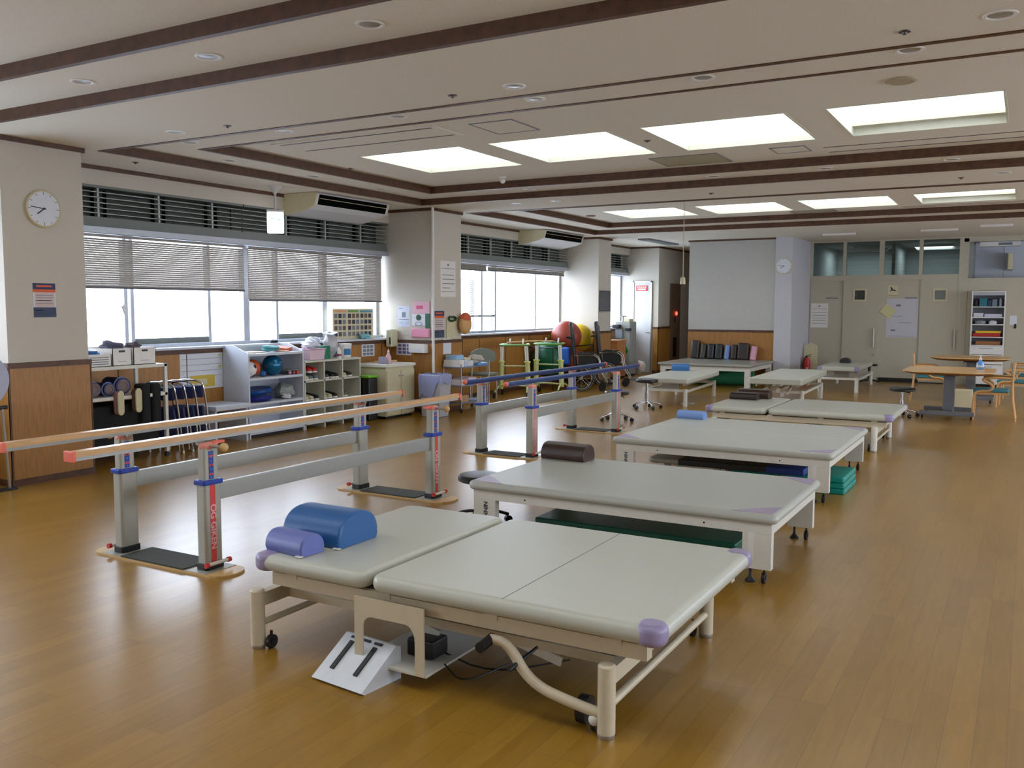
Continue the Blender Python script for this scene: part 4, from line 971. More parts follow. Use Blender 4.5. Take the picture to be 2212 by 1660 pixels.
sheet('notice_poster', 'navy and orange printed notice on the nearest pillar below the clock', 'poster', 'x', -7.75, 4.912, 5.128, 1.50, 1.806, M_paper, flu)
sheet('notice_poster', 'navy and orange printed notice on the second pillar beside the white pipe', 'poster', 'x', -7.75, 11.2, 11.47, 1.135, 1.54, M_paper, flu)
cal = [(.45, .55, .08, .14, M_ink), (.05, .95, .205, .215, M_inkd), (.05, .95, .845, .855, M_inkd)] + [(.12, .12+q, .38+.12*i, .40+.12*i, M_ink) for i, q in enumerate((.76, .8, .8, .5))]
sheet('text_poster', 'long white sheet of printed lines high on the second pillar', 'poster', 'x', -7.75, 11.375, 11.79, 1.755, 2.30, M_wht, cal)
sheet('text_poster', 'white sheet of printed lines on the leftmost sliding door', 'poster', 'y', YB+.03, -4.27, -3.90, 1.16, 1.70, M_wht, [(.45, .55, .08, .14, M_ink), (.05, .95, .215, .225, M_inkd)] + [(.08, .92, .38+.11*i, .395+.11*i, M_ink) for i in range(5)])
sheet('notice_sheet', 'pale bluish notice sheet on the second pillar left of the pink flyers', 'poster', 'y', 11.17, -8.40, -8.17, 1.30, 1.615, mk('bluish_paper', (198, 200, 214), .7), [(.35, .65, .3, .55, M_ink), (.1, .4, .1, .13, M_ink), (.1, .9, .64, .67, M_ink), (.1, .5, .75, .9, mk('pale_blue_print', (180, 186, 206), .7)), (.6, .9, .75, .9, mk('pale_blue_print', (180, 186, 206), .7))])
wr_ = MB(); n_ = 0
t = thing('flyer_holder', 'tall pink, white and green flyers hanging on the near face of the second pillar', 'flyer rack', (-7.96, 11.15, 1.14))
MB().box(-8.12, -7.80, 11.155, 11.17, 1.50, 1.68).build('pink_flyer', mk('rose_paper', (220, 170, 184), .6), t, smooth=False)
MB().box(-8.04, -7.92, 11.152, 11.156, 1.57, 1.62).build('pink_panel', mk('rose_print', (214, 84, 124), .6), t, smooth=False)
f_ = MB(); f_.box(-8.12, -7.88, 11.155, 11.17, 1.32, 1.495); f_.build('white_flyer', M_paper, t, smooth=False)
MB().lathe([(.045, 0), (.045, .004), (.001, .004)], (-8.0, 11.150, 1.44), n=20, axis='y').build('green_disc', mk('deep_green_print', (30, 70, 44), .6), t)
MB().box(-7.88, -7.80, 11.156, 11.17, 1.28, 1.50).build('green_flyer', mk('bottle_green_print', (40, 92, 74), .6), t, smooth=False)
MB().tube([(-8.0+.06*math.cos(a*PI/8), 11.153, 1.345+.028*math.sin(a*PI/8)) for a in range(16)], .003, n=6, closed=True).build('blue_oval', M_bluep, t)
MB().slab(-8.13, -7.79, 11.13, 11.17, 1.14, 1.275, .02, .015).build('pink_pouch', mk('pink_film', (222, 142, 170), .3), t)
sheet('photo_sheet', 'sheet of small purple photos on the panelling under the pale notice', 'poster', 'y', 11.156, -8.42, -8.14, .865, 1.055, M_paper, [(.12+.3*i, .34+.3*i, .12+.28*j, .32+.28*j, mk('violet_print', (112, 94, 140), .7)) for i in range(3) for j in range(3)])
t = thing('towel_dispenser', 'white paper towel box on the panelling beside the white pipe', 'dispenser', (-7.97, 11.1, .9))
MB().box(-8.12, -7.82, 11.05, 11.155, .91, 1.045, bev=.01).build('case', M_wht, t)
MB().box(-8.08, -7.90, 11.044, 11.051, .92, .97).build('towel', M_paper, t, smooth=False)
t = thing('soap_dispenser', 'cream soap dispenser on the wall above the small white cabinet', 'dispenser', (-8.44, 11.05, .98))
MB().slab(-8.50, -8.385, 10.98, 11.156, .99, 1.26, .03, .025).build('case', mk('aged_plastic', (214, 210, 176), .4), t)
MB().box(-8.42, -8.40, 10.974, 10.981, 1.03, 1.14).build('level_window', M_black, t, smooth=False)
pp = MB(); pp.cyl((-7.725, 11.142, .1), (-7.725, 11.142, 3.07), .021, n=16)
tag(pp.build('vertical_pipe', M_wht), 'thin white pipe running up the corner of the second pillar', 'pipe')
t = thing('wall_planter', 'cream panel with a small green wreath on the second pillar', 'wall decoration', (-7.74, 11.66, 1.1))
MB().box(-7.75, -7.735, 11.52, 11.80, 1.12, 1.44).build('panel', M_cream, t, smooth=False)
wv = MB()
for i in range(40):
    a = 2*PI*i/40; wv.obox((-7.72+random.uniform(-.01, .01), 11.66+.10*math.cos(a), 1.42+.03*math.sin(a)+random.uniform(-.01, .01)), (.02, .03, .012), (random.random()*3, random.random()*3, random.random()*3))
wv.build('wreath_leaves', mk('wreath_green', (40, 80, 36), .6), t, kind=None, smooth=False)
t = thing('mesh_bag', 'round orange and straw coloured bag hanging on the far edge of the second pillar', 'bag', (-7.70, 11.92, 1.18))
MB().ball((-7.67, 11.94, 1.33), .15, (.5, 1, 1.05)).build('body', mk('straw_mesh', (206, 160, 104), .7, var=.2, scale=60), t)
MB().ball((-7.665, 11.94, 1.42), .125, (.55, 1, .75)).build('orange_top', mk('orange_fabric', (206, 96, 62), .7), t)
MB().tube([(-7.66, 12.08, 1.45), (-7.64, 12.14, 1.3), (-7.66, 12.06, 1.15)], .004, sub=2, n=6).build('strap', M_wht, t)
sheet('hanging_sheet', 'blank white sheet hanging on the second pillar panelling above the trolley', 'paper', 'x', -7.736, 11.42, 11.64, .88, 1.12, M_paper, [])
sheet('notice_sheet', 'small sheet of pictures on the panelling beside the cubby shelf', 'poster', 'x', -8.538, 10.46, 10.76, .865, 1.055, M_paper, [(.1+.28*i, .32+.28*i, .15+.28*j, .36+.28*j, M_ink) for i in range(3) for j in range(3)])
sheet('wall_calendar', 'large white planner with a yellow picture on the panelling beside the white shelf', 'poster', 'x', -8.538, 7.16, 7.80, .62, 1.072, M_paper, [(.03, .97, .2+.155*i, .21+.155*i, M_ink) for i in range(4)] + [(.22, .8, .64, .96, mk('ochre_print', (206, 176, 70), .6)), (.4, .62, .74, .9, M_cream), (.9, .97, .1, .15, mk('lime_print', (190, 200, 90), .6)), (.9, .97, .4, .48, mk('lime_print', (190, 200, 90), .6))])
ob = [(.0, 1, 0, 1, M_cream)]
OR_, GR_, BL_ = mk('orange_header', (222, 160, 110), .6), mk('green_header', (110, 150, 60), .6), mk('teal_header', (70, 140, 160), .6)
bl = [(.02, .33, .04, .11, OR_), (.36, .62, .04, .11, GR_), (.66, .98, .05, .12, BL_)]
for c0 in (.03, .36, .67):
    for j2 in range(4):
        for i2 in range(3): bl.append((c0+.1*i2, c0+.075+.1*i2, .16+.2*j2, .30+.2*j2, random.choice([M_ink, mk('brown_photo', (104, 84, 70), .7), M_inkd])))
sheet('picture_board', 'cream exercise board with three columns of photos standing in the nearest window', 'poster', 'x', -8.70, 10.01, 10.93, 1.126, 1.57, M_cream, bl, th=.012)
t = sheet('wall_monitor', 'dark flat panel on the third pillar', 'screen', 'x', -7.88, 17.50, 18.02, 1.515, 1.956, mk('monitor_black', (52, 46, 52), .3), [(.03, .97, .03, .97, mk('monitor_glass', (58, 54, 62), .15))], th=.03)

# --- steel rack beside the nearest pillar
def box_at(name, label, cat, x0, x1, y0, y1, z0, z1, mat, group=None, bev=.006, holes=None, lidm=None):
    t = thing(name, label, cat, ((x0+x1)/2, (y0+y1)/2, z0), 0, group)
    MB().box(x0, x1, y0, y1, z0, z1, bev=bev).build('body', mat, t)
    return t
rk = thing('steel_rack', 'white steel rack beside the nearest pillar with boxes on top', 'rack', (-8.2, 6.0, 0))
for x in (-8.42, -7.95):
    for y in (5.53, 6.44):
        p = MB().box(x, x+.035, y, y+.035, .06, 1.0); p = p.build('upright', M_fwhite, rk, smooth=False)
        caster(p, x+.017, y+.017, .028)
for z in (.965, .66, .16): 
    s_ = MB(); s_.box(-8.42, -7.915, 5.53, 6.475, z, z+.035, bev=.004); s_.build('shelf', M_fwhite, rk)
def crate(name, label, y0, y1, zh, mat, slots=0, handle=True, x0=-8.38, x1=-7.96, z0=1.0, group='white storage boxes on the steel rack'):
    t = thing(name, label, 'box', ((x0+x1)/2, (y0+y1)/2, z0), 0, group)
    b = MB(); e = .006; z1 = z0+zh
    b.box(x0, x1, y0, y1, z0, z0+.006)
    b.box(x0, x0+e, y0, y1, z0, z1); b.box(x1-e, x1, y0, y1, z0, z1); b.box(x0, x1, y0, y0+e, z0, z1); b.box(x0, x1, y1-e, y1, z0, z1)
    b.build('walls', mat, t, smooth=False)
    if handle: MB().slab(x1-.001, x1+.002, (y0+y1)/2-.035, (y0+y1)/2+.035, z1-.04, z1-.02, .001, .001).build('grip_hole', M_black, t, smooth=False); MB().box(x1, x1+.001, (y0+y1)/2-.05, (y0+y1)/2+.05, z0+.04, z0+.044).build('lettering', M_ink, t, smooth=False)
    for i in range(slots): MB().box(x1-.0005, x1+.0015, y0+.03, y1-.03, z0+.022+i*.022, z0+.030+i*.022).build('slot', M_ink, t, smooth=False)
    return t
crate('storage_basket', 'white slotted basket leftmost on the steel rack', 5.55, 5.84, .125, M_wht, slots=4, handle=False)
crate('storage_box', 'white storage box in the middle of the steel rack top', 5.855, 6.075, .175, M_wht)
crate('storage_box', 'white storage box rightmost on the steel rack top', 6.10, 6.37, .175, M_wht)
def lump(name, label, cat, c, r, sc, mat, parent=None, seed=1, amp=.25, group=None):
    rnd = random.Random(seed); mb = MB().ball((0, 0, 0), 1, n=18, m=10); ph = [rnd.uniform(0, 6) for _ in range(6)]
    for i, v in enumerate(mb.v):
        k = 1+amp*(math.sin(3*v.x+ph[0])*math.sin(4*v.y+ph[1])+.5*math.sin(7*v.z+ph[2]+3*v.x))
        mb.v[i] = Vector((c[0]+v.x*r*sc[0]*k, c[1]+v.y*r*sc[1]*k, c[2]+v.z*r*sc[2]*k))
    o = mb.build(name, mat, parent)
    return o if parent else tag(o, label, cat, group)
lump('folded_cloth', 'blue cloth heaped in the slotted basket on the rack', 'cloth', (-8.1, 5.66, 1.135), .09, (1.2, 1.1, .35), M_bluev, seed=2)
lump('cloth_hat', 'grey cloth hat on the middle storage box', 'cap', (-8.12, 5.96, 1.185), .11, (1.1, 1, .55), mk('grey_cloth', (92, 92, 110), .8), seed=3)
lump('shoe_bundle', 'dark grey shoes in the right storage box', 'shoes', (-8.08, 6.2, 1.19), .07, (1, 1.2, .6), mk('dark_grey_cloth', (88, 78, 84), .8), seed=5)
def cuff(y, z, r, label, col, x=-7.97):
    t = thing('rolled_weight', label, 'exercise weight', (x-.12, y, z-r), 0, 'rolled cuff weights on the rack')
    b = MB(); b.cyl((x-.26, y, z), (x-.02, y, z), r, n=24); b.build('roll', M_navy if col else mk('mauve_cloth', (96, 80, 92), .8), t)
    c = MB(); c.tube([(x-.05, y+r*1.02*math.cos(a*PI/12), z+r*1.02*math.sin(a*PI/12)) for a in range(24)], .008, n=6, closed=True); c.build('band', mk('light_blue_band', (130, 156, 206), .4), t)
    d = MB(); d.lathe([(r*.8, 0), (r*.5, .006), (r*.4, -.01), (.001, -.012)], (x-.018, y, z), axis='x', n=20); d.build('end', mk('mauve_grey_cloth', (122, 104, 104), .8), t)
cuff(5.66, .775, .072, 'mauve rolled weight leftmost on the rack shelf', 0)
cuff(5.83, .765, .066, 'navy rolled weight second on the rack shelf', 1)
cuff(5.99, .79, .085, 'largest navy rolled weight in the middle of the rack', 1)
def shoe_hang(y, z, label, sole, side):
    t = thing('hanging_shoe', label, 'shoe', (-7.90, y, z-.13))
    a = MB().slab(-.045, .045, -.125, .125, 0, .02, .044, .008, nc=8); M = Matrix.Translation((-7.885, y, z)) @ Matrix.Rotation(.25, 4, 'Z') @ Matrix.Rotation(PI/2, 4, 'Y') @ Matrix.Rotation(PI/2, 4, 'Z')
    a.xf(M); a.build('sole', sole, t)
    b = MB().slab(-.040, .040, -.12, .12, -.06, .0, .04, .028, nc=8); b.xf(M); b.build('upper', side, t)
shoe_hang(5.865, .63, 'pale sole of a pinkish shoe hanging left on the rack', M_cream, mk('pink_canvas', (170, 116, 120), .7))
shoe_hang(6.075, .64, 'pale sole of a brown shoe hanging right on the rack', M_cream, mk('brown_canvas', (90, 66, 50), .7))
for i, (y, w, lab) in enumerate(((6.2, .06, 'black knee brace hanging third on the rack'), (6.33, .06, 'black knee brace hanging rightmost on the rack'))):
    q = MB().slab(-8.05, -7.90, y-w, y+w, .35, .80, .04, .03); tag(q.build('knee_brace', mk('black_cloth', (24, 26, 26), .9)), lab, 'brace')
bx_ = MB().box(-8.36, -7.97, 5.6, 6.4, .20, .60, bev=.02); tag(bx_.build('black_crate', mk('black_cloth', (24, 26, 26), .9)), 'big black crate inside the lower rack', 'crate')
# folding chairs
def fold_chair(label, x, y, rot, lean=.25):
    t = thing('folding_chair', label, 'chair', (x, y, 0), rot, 'folding chairs stacked beside the rack'); R = root_matrix(t) @ Matrix.Rotation(lean, 4, 'X')
    f = MB(); f.tube([(-.2, .0, 0), (-.2, .0, .7), (-.16, .0, .8), (.16, .0, .8), (.2, .0, .7), (.2, .0, 0)], .011, sub=2, n=8); f.xf(R); f.build('frame', M_chrome, t)
    f = MB(); f.tube([(-.19, -.06, .05), (-.19, -.03, .5), (.19, -.03, .5), (.19, -.06, .05)], .010, sub=1, n=8); f.xf(R); f.build('rear_frame', M_chrome, t)
    b = MB().slab(-.17, .17, -.012, .02, .60, .74, .01, .008); b.xf(R); b.build('backrest', M_navy, t)
    b = MB().slab(-.18, .18, -.055, -.02, .18, .52, .012, .01); b.xf(R); b.build('seat', M_navy, t)
    for q in (-.2, .2):
        b = MB().cyl((q, 0, -.005), (q, 0, .03), .014, n=10); b.xf(R); b.build('rubber_foot', M_wht, t)
for i, w in enumerate(('nearest', 'second', 'third', 'farthest')):
    fold_chair('navy folding chair leaning beside the rack, %s of four' % w, -8.14, 6.62+i*.13, .35, .18)
# low bench
t = thing('low_bench', 'low pale bench against the panelling left of the white shelf', 'bench', (-8.25, 7.38, 0))
MB().box(-8.5, -8.0, 7.2, 7.74, .40, .455, bev=.01).build('top', M_shelfw, t); MB().box(-8.5, -8.04, 7.22, 7.25, 0, .40).build('side_panel', M_shelfw, t, smooth=False); MB().box(-8.5, -8.04, 7.69, 7.72, 0, .40).build('side_panel', M_shelfw, t, smooth=False)
# white shelf with slanted sides
sh = thing('bookshelf', 'white shelf unit with slanted side panels full of balls and discs', 'shelf', (-8.3, 8.28, 0))
side = [(-8.53, 0), (-8.10, 0), (-8.10, 1.035), (-8.36, 1.13), (-8.53, 1.13)]
for y in (7.80, 8.735): MB().prism(side, 'y', y, y+.022).build('side_panel', M_shelfw, sh, smooth=False)
for z in (.045, .40, .705, 1.0): MB().box(-8.52, -8.105, 7.822, 8.735, z, z+.03).build('shelf_board', M_shelfw, sh, smooth=False)
MB().box(-8.53, -8.52, 7.822, 8.735, .0, 1.1).build('back_panel', M_shelfw, sh, smooth=False)
MB().box(-8.52, -8.12, 7.822, 8.735, .0, .045).build('plinth', M_black, sh, smooth=False)
bt = thing('soccer_ball', 'white football with dark seams at the left of the white shelf', 'ball', (-8.24, 7.93, .735))
MB().ball((-8.24, 7.935, .835), .10).build('leather', M_wht, bt)
for a, b in ((.3, .4), (1.7, .9), (-1.0, .5), (.4, -.9)):
    n = Vector((math.cos(a)*math.cos(b), math.sin(a)*math.cos(b), math.sin(b))); p = Vector((-8.24, 7.935, .835)); MB().cyl(p+n*.09, p+n*.1015, .03, .028, n=5).build('dark_patch', M_navy, bt)
tag(MB().ball((-8.37, 8.12, .84), .105).build('orange_ball', M_orange), 'orange ball behind the football on the white shelf', 'ball')
tag(MB().ball((-8.18, 8.115, .775), .04).build('small_blue_ball', M_bluev), 'small blue ball beside the football', 'ball')
tag(MB().ball((-8.25, 8.35, .865), .13).build('blue_ball', mk('metallic_blue', (20, 98, 140), .22, metal=.35)), 'shiny metallic blue ball in the middle of the white shelf', 'ball')
tag(MB().ball((-8.40, 8.53, .82), .085).build('grey_ball', M_paper), 'pale grey ball behind the shiny blue ball', 'ball')
for i, (y, m, lab) in enumerate(((8.56, M_pink, 'pink'), (8.63, mk('rose_plastic', (176, 80, 120), .4), 'rose'), (8.70, M_orange, 'orange'))):
    tag(MB().ball((-8.16, y, .76), .024).build('small_ball', m), 'tiny %s ball at the right end of the white shelf' % lab, 'ball')
q = MB(); q.box(-8.45, -8.13, 8.50, 8.73, .79, .794); q.box(-8.45, -8.44, 8.5, 8.73, .735, .79); tag(q.build('wire_tray', M_steel, smooth=False), 'thin metal tray stand at the right of the white shelf', 'tray')
for i, (y, z, m, lab) in enumerate(((8.09, .47, mk('indigo_rubber', (30, 40, 130), .35), 'lower indigo'), (8.09, .555, mk('cobalt_rubber', (18, 74, 150), .35), 'upper cobalt blue'))):
    q = MB().lathe([(.12, -.028), (.19, -.03), (.215, 0), (.19, .03), (.12, .028), (.001, .02)], (-8.30, y, z), n=32)
    if i: q.xf(Matrix.Translation((-8.3, y, z)) @ Matrix.Rotation(.12, 4, 'X') @ Matrix.Translation((8.3, -y, -z)))
    tag(q.build('balance_disc', m), lab+' balance disc on the middle shelf', 'balance disc', 'balance discs')
lump('clear_bag', 'clear bag of oddments at the right of the middle shelf', 'bag', (-8.28, 8.56, .515), .12, (1, 1, .8), mk('translucent_bag', (140, 146, 140), .3), seed=9)
lump('plastic_wrap', 'crumpled pale wrap in front of the clear bag', 'bag', (-8.16, 8.5, .465), .045, (1, 1.4, .7), M_paper, seed=12)
q = MB().slab(-8.48, -8.2, 7.86, 8.2, 1.031, 1.045, .01, .005); tag(q.build('booklet', M_cream), 'cream booklets lying left on top of the white shelf', 'booklet')
lump('teal_cloth', 'teal and white bundle on top of the white shelf', 'cloth', (-8.3, 8.36, 1.075), .09, (1, 1.3, .45), mk('teal_cloth_pattern', (70, 140, 140), .7), seed=21)
q = MB(); q.obox((-8.32, 8.6, 1.06), (.2, .16, .05), (.1, .1, .3)); tag(q.build('orange_folder', mk('terracotta_card', (190, 100, 70), .6), smooth=False), 'terracotta folder at the right on top of the white shelf', 'folder')
q = MB(); q.obox((-8.22, 8.5, 1.04), (.14, .12, .015), (0, .05, .5)); tag(q.build('peach_card', mk('peach_card', (226, 176, 140), .6), smooth=False), 'peach card lying in front of the terracotta folder', 'card')
lump('black_pouch', 'small black pouch lying on the window sill behind the white shelf', 'pouch', (-8.6, 8.75, 1.145), .05, (.8, 1.4, .4), M_black, seed=31)
# cubby shelf
cu = thing('cubby_shelf', 'cream cubby shelf with nine open compartments of shoes', 'shelf', (-8.3, 9.33, 0))
for y in (8.765, 9.135, 9.505, 9.875): MB().box(-8.5, -8.1, y, y+.022, .0, .875).build('upright_panel', M_cubew, cu, smooth=False)
for z in (.06, .345, .615, .875): MB().box(-8.5, -8.1 if z < .87 else -8.09, 8.765, 9.897, z, z+.022).build('shelf_board', M_cubew, cu, smooth=False)
MB().box(-8.51, -8.50, 8.765, 9.897, 0, .897).build('back_panel', M_cubew, cu, smooth=False)
def shoe(label, x, y, z, col, solec=M_wht, rot=PI, grp=None):
    t = thing('shoe', label, 'shoe', (x, y, z), rot, grp); R = root_matrix(t)
    a = MB().slab(-.125, .125, -.04, .04, 0, .022, .038, .006); a.xf(R); a.build('sole', solec, t)
    b = MB().slab(-.12, .12, -.036, .036, .018, .09, .034, .03, nc=5)
    for i, v in enumerate(b.v):
        if v.x > .0: b.v[i] = Vector((v.x, v.y, .018+(v.z-.018)*(1-.45*min(1, v.x/.1))))
    b.xf(R); b.build('upper', col, t)
SH = [(9.0-.13, .637, M_cream, 'top left', 'cream, left'), (9.0-.05, .637, mk('grey_canvas', (110, 118, 120), .8), 'top left', 'grey, middle'), (9.0+.05, .637, mk('grey_canvas', (110, 118, 120), .8), 'top left', 'grey, right'),
      (9.26, .637, mk('charcoal_canvas', (70, 76, 84), .8), 'top middle', 'charcoal, left'), (9.38, .637, M_black, 'top middle', 'black, middle'), (9.46, .637, M_black, 'top middle', 'black, right'),
      (9.62, .637, M_cream, 'top right', 'cream, left'), (9.74, .637, mk('dark_olive_canvas', (58, 60, 48), .8), 'top right', 'olive, right'),
      (8.87, .367, M_cream, 'centre left', 'cream, left'), (8.96, .367, M_cream, 'centre left', 'cream, second'), (9.06, .367, M_black, 'centre left', 'black, right'),
      (9.22, .367, M_cream, 'centre middle', 'cream, left'), (9.32, .367, M_cream, 'centre middle', 'cream, second'), (9.43, .367, M_black, 'centre middle', 'black, right'), (9.64, .367, mk('faded_olive', (120, 118, 90), .8), 'centre right', 'olive'),
      (8.88, .082, M_cream, 'bottom left', 'cream, left'), (8.98, .082, mk('sand_canvas', (180, 170, 110), .8), 'bottom left', 'sand, middle'), (9.25, .082, mk('sand_canvas', (180, 170, 110), .8), 'bottom middle', 'sand, left'), (9.36, .082, M_cream, 'bottom middle', 'cream, right'), (9.60, .082, M_yellow, 'bottom right', 'yellow, left'), (9.74, .082, mk('crimson_canvas', (140, 30, 50), .8), 'bottom right', 'crimson, right')]
for y, z, m, cell, w in SH: shoe('shoe in the %s compartment of the cubby shelf, %s' % (cell, w), -8.26, y, z, m, rot=0, grp=None)
for i, y in enumerate((8.93, 9.03)):
    shoe('red and white shoe stacked on the grey pair, %s' % ('left' if i == 0 else 'right'), -8.26, y, .735, M_red, rot=0)
# on the cubby shelf
t = thing('plastic_basket', 'pale pink plastic basket on the cubby shelf', 'basket', (-8.28, 9.05, .897))
fr = [(-.13, 0), (.13, 0), (.16, .14), (-.16, .14)]
q = MB(); q.prism([(9.06+a, .9+b) for a, b in fr], 'x', -8.44, -8.14); q.build('body', mk('pale_pink_plastic', (214, 184, 196), .4), t, smooth=False)
q = MB(); q.box(-8.455, -8.125, 8.895, 9.225, 1.035, 1.048, bev=.004); q.build('rim', mk('rose_rim', (206, 160, 172), .4), t)
lump('plastic_bag', 'crumpled white plastic bag in the pink basket', 'bag', (-8.27, 9.05, 1.10), .11, (.9, 1.2, .55), mk('white_film', (216, 220, 232), .3), seed=41, amp=.35)
q = MB().box(-8.32, -8.2, 9.255, 9.385, .898, 1.075, bev=.004); tag(q.build('green_carton', mk('emerald_card', (0, 116, 78), .5)), 'green carton beside the pink basket', 'carton')
lump('tissue_pack', 'white and blue tissue pack behind the green carton', 'pack', (-8.42, 9.3, 1.15), .09, (.7, 1.2, .5), mk('white_film', (216, 220, 232), .3), seed=44)
t = thing('soft_bundle', 'clear plastic bundle with white paper standing on the cubby shelf', 'bag', (-8.38, 9.58, .897))
lump('body', '', '', (-8.36, 9.57, 1.07), .11, (.8, 1.1, 1.5), mk('cloudy_film', (176, 172, 176), .3), parent=t, seed=51, amp=.15)
q = MB(); q.obox((-8.34, 9.55, 1.24), (.16, .18, .01), (.15, .1, .3)); q.build('paper_sheet', M_paper, t, smooth=False)
t = thing('spray_bottle', 'white and magenta bottle in front of the clear bundle', 'bottle', (-8.16, 9.52, .897))
MB().lathe([(.028, 0), (.03, .01), (.03, .10), (.014, .13), (.014, .15), (.001, .152)], (-8.16, 9.52, .897), n=18).build('body', M_wht, t); MB().lathe([(.0305, .03), (.0305, .06)], (-8.16, 9.52, .897), n=18).build('label_band', mk('magenta_print', (170, 50, 110), .5), t)
t = thing('white_bucket', 'white lidded tub with a blue label at the right of the cubby shelf', 'tub', (-8.26, 9.75, .897))
MB().lathe([(.085, 0), (.097, .17), (.10, .17), (.10, .19), (.001, .195)], (-8.26, 9.75, .897), n=28).build('tub', M_wht, t)
q = MB(); q.add([(-8.26+.0935*math.cos(a), 9.75+.0935*math.sin(a), z) for z in (.935, 1.03) for a in [-.95+.15*k for k in range(9)]], [(k, k+1, k+10, k+9) for k in range(8)]); q.build('label_band', mk('label_blue', (40, 110, 160), .5), t)
q = MB().box(-8.44, -8.36, 9.72, 9.89, .898, 1.07, bev=.004); tag(q.build('grey_carton', mk('grey_card', (176, 176, 166), .6)), 'grey carton behind the white tub', 'carton')
lump('wipes_pack', 'teal and white pack lying on the sill in front of the picture board', 'pack', (-8.60, 10.62, 1.16), .09, (.6, 1.2, .45), mk('teal_white_film', (130, 190, 200), .4), seed=61)
# small white cabinet
t = thing('sink_cabinet', 'small beige two-door cabinet in front of the second pillar', 'cabinet', (-8.18, 10.5, 0))
MB().box(-8.5, -7.87, 10.17, 10.84, .04, .74, bev=.003).build('body', M_cream, t)
MB().box(-8.5, -7.845, 10.15, 10.86, .74, .78, bev=.006).build('top', M_fwhite, t)
for a, b in ((10.18, 10.50), (10.51, 10.83)):
    d = MB().box(-7.87, -7.852, a, b, .06, .69, bev=.003).build('door', M_cream, t); yy = b-.03 if a < 10.3 else a+.03
    MB().box(-7.852, -7.845, yy-.02, yy+.02, .60, .62).build('handle', M_steel, d, smooth=False)
MB().box(-8.46, -7.9, 10.2, 10.82, 0, .04).build('plinth', M_black, t, smooth=False)
t = thing('soap_bottle', 'pink pump bottle on the small cabinet', 'bottle', (-8.05, 10.47, .78))
MB().lathe([(.038, 0), (.042, .02), (.042, .10), (.016, .15), (.014, .165), (.001, .166)], (-8.05, 10.47, .78), n=20).build('body', mk('pink_liquid', (214, 172, 186), .3), t)
MB().lathe([(.016, .165), (.016, .185), (.006, .19), (.006, .21), (.001, .21)], (-8.05, 10.47, .78), n=14).build('pump', M_wht, t)
q = MB().box(-8.12, -8.02, 10.32, 10.39, .78, .88, bev=.008); tag(q.build('desk_clock', mk('lavender_grey_plastic', (150, 146, 160), .5)), 'small grey desk clock beside the pink pump bottle', 'clock')
q = MB().cyl((-8.3, 10.45, .80), (-8.15, 10.8, .80), .012, n=10); tag(q.build('wooden_stick', M_tan), 'wooden stick lying at the back of the small cabinet', 'stick')
t = thing('pedal_bin', 'small black bin with a lime green lid between shelf and cabinet', 'bin', (-8.1, 10.03, 0))
MB().box(-8.22, -7.98, 9.925, 10.13, 0, .60, bev=.02).build('body', M_blackv, t); MB().box(-8.225, -7.975, 9.92, 10.135, .60, .635, bev=.015).build('lid', mk('lime_plastic', (120, 190, 30), .4), t)
t = thing('waste_bin', 'tall grey waste bin lined with a bluish bag in front of the second pillar', 'bin', (-7.5, 10.85, 0))
q = MB(); a, b = (.15, .12), (.19, .15); P = lambda s, z: [(-7.50+i*s[0], 10.86+j_*s[1], z) for i, j_ in ((-1,-1),(1,-1),(1,1),(-1,1))]
q.add(P(a, .005)+P(b, .60), [(0,1,2,3),(4,5,6,7),(0,1,5,4),(1,2,6,5),(2,3,7,6),(3,0,4,7)]); q.build('body', mk('pale_grey_plastic', (176, 176, 178), .5), t, smooth=False)
q = MB(); rnd = random.Random(4); N = 40; r1 = []; r2 = []; r3 = []
for k in range(N):
    a_ = 2*PI*k/N; sx = max(-1, min(1, 1.35*math.cos(a_))); sy = max(-1, min(1, 1.35*math.sin(a_)))
    r1.append((-7.5+sx*.196, 10.86+sy*.156, .30+rnd.uniform(-.06, .05) if sx < .5 and sy < .5 else .5+rnd.uniform(-.03, .02))); r2.append((-7.5+sx*.203, 10.86+sy*.163, .60)); r3.append((-7.5+sx*.19, 10.86+sy*.15, .625+rnd.uniform(-.008, .012)))
q.add(r1+r2+r3, [(k, (k+1) % N, N+(k+1) % N, N+k) for k in range(N)]+[(N+k, N+(k+1) % N, 2*N+(k+1) % N, 2*N+k) for k in range(N)]); q.build('bin_liner', mk('periwinkle_film', (158, 164, 206), .35), t)
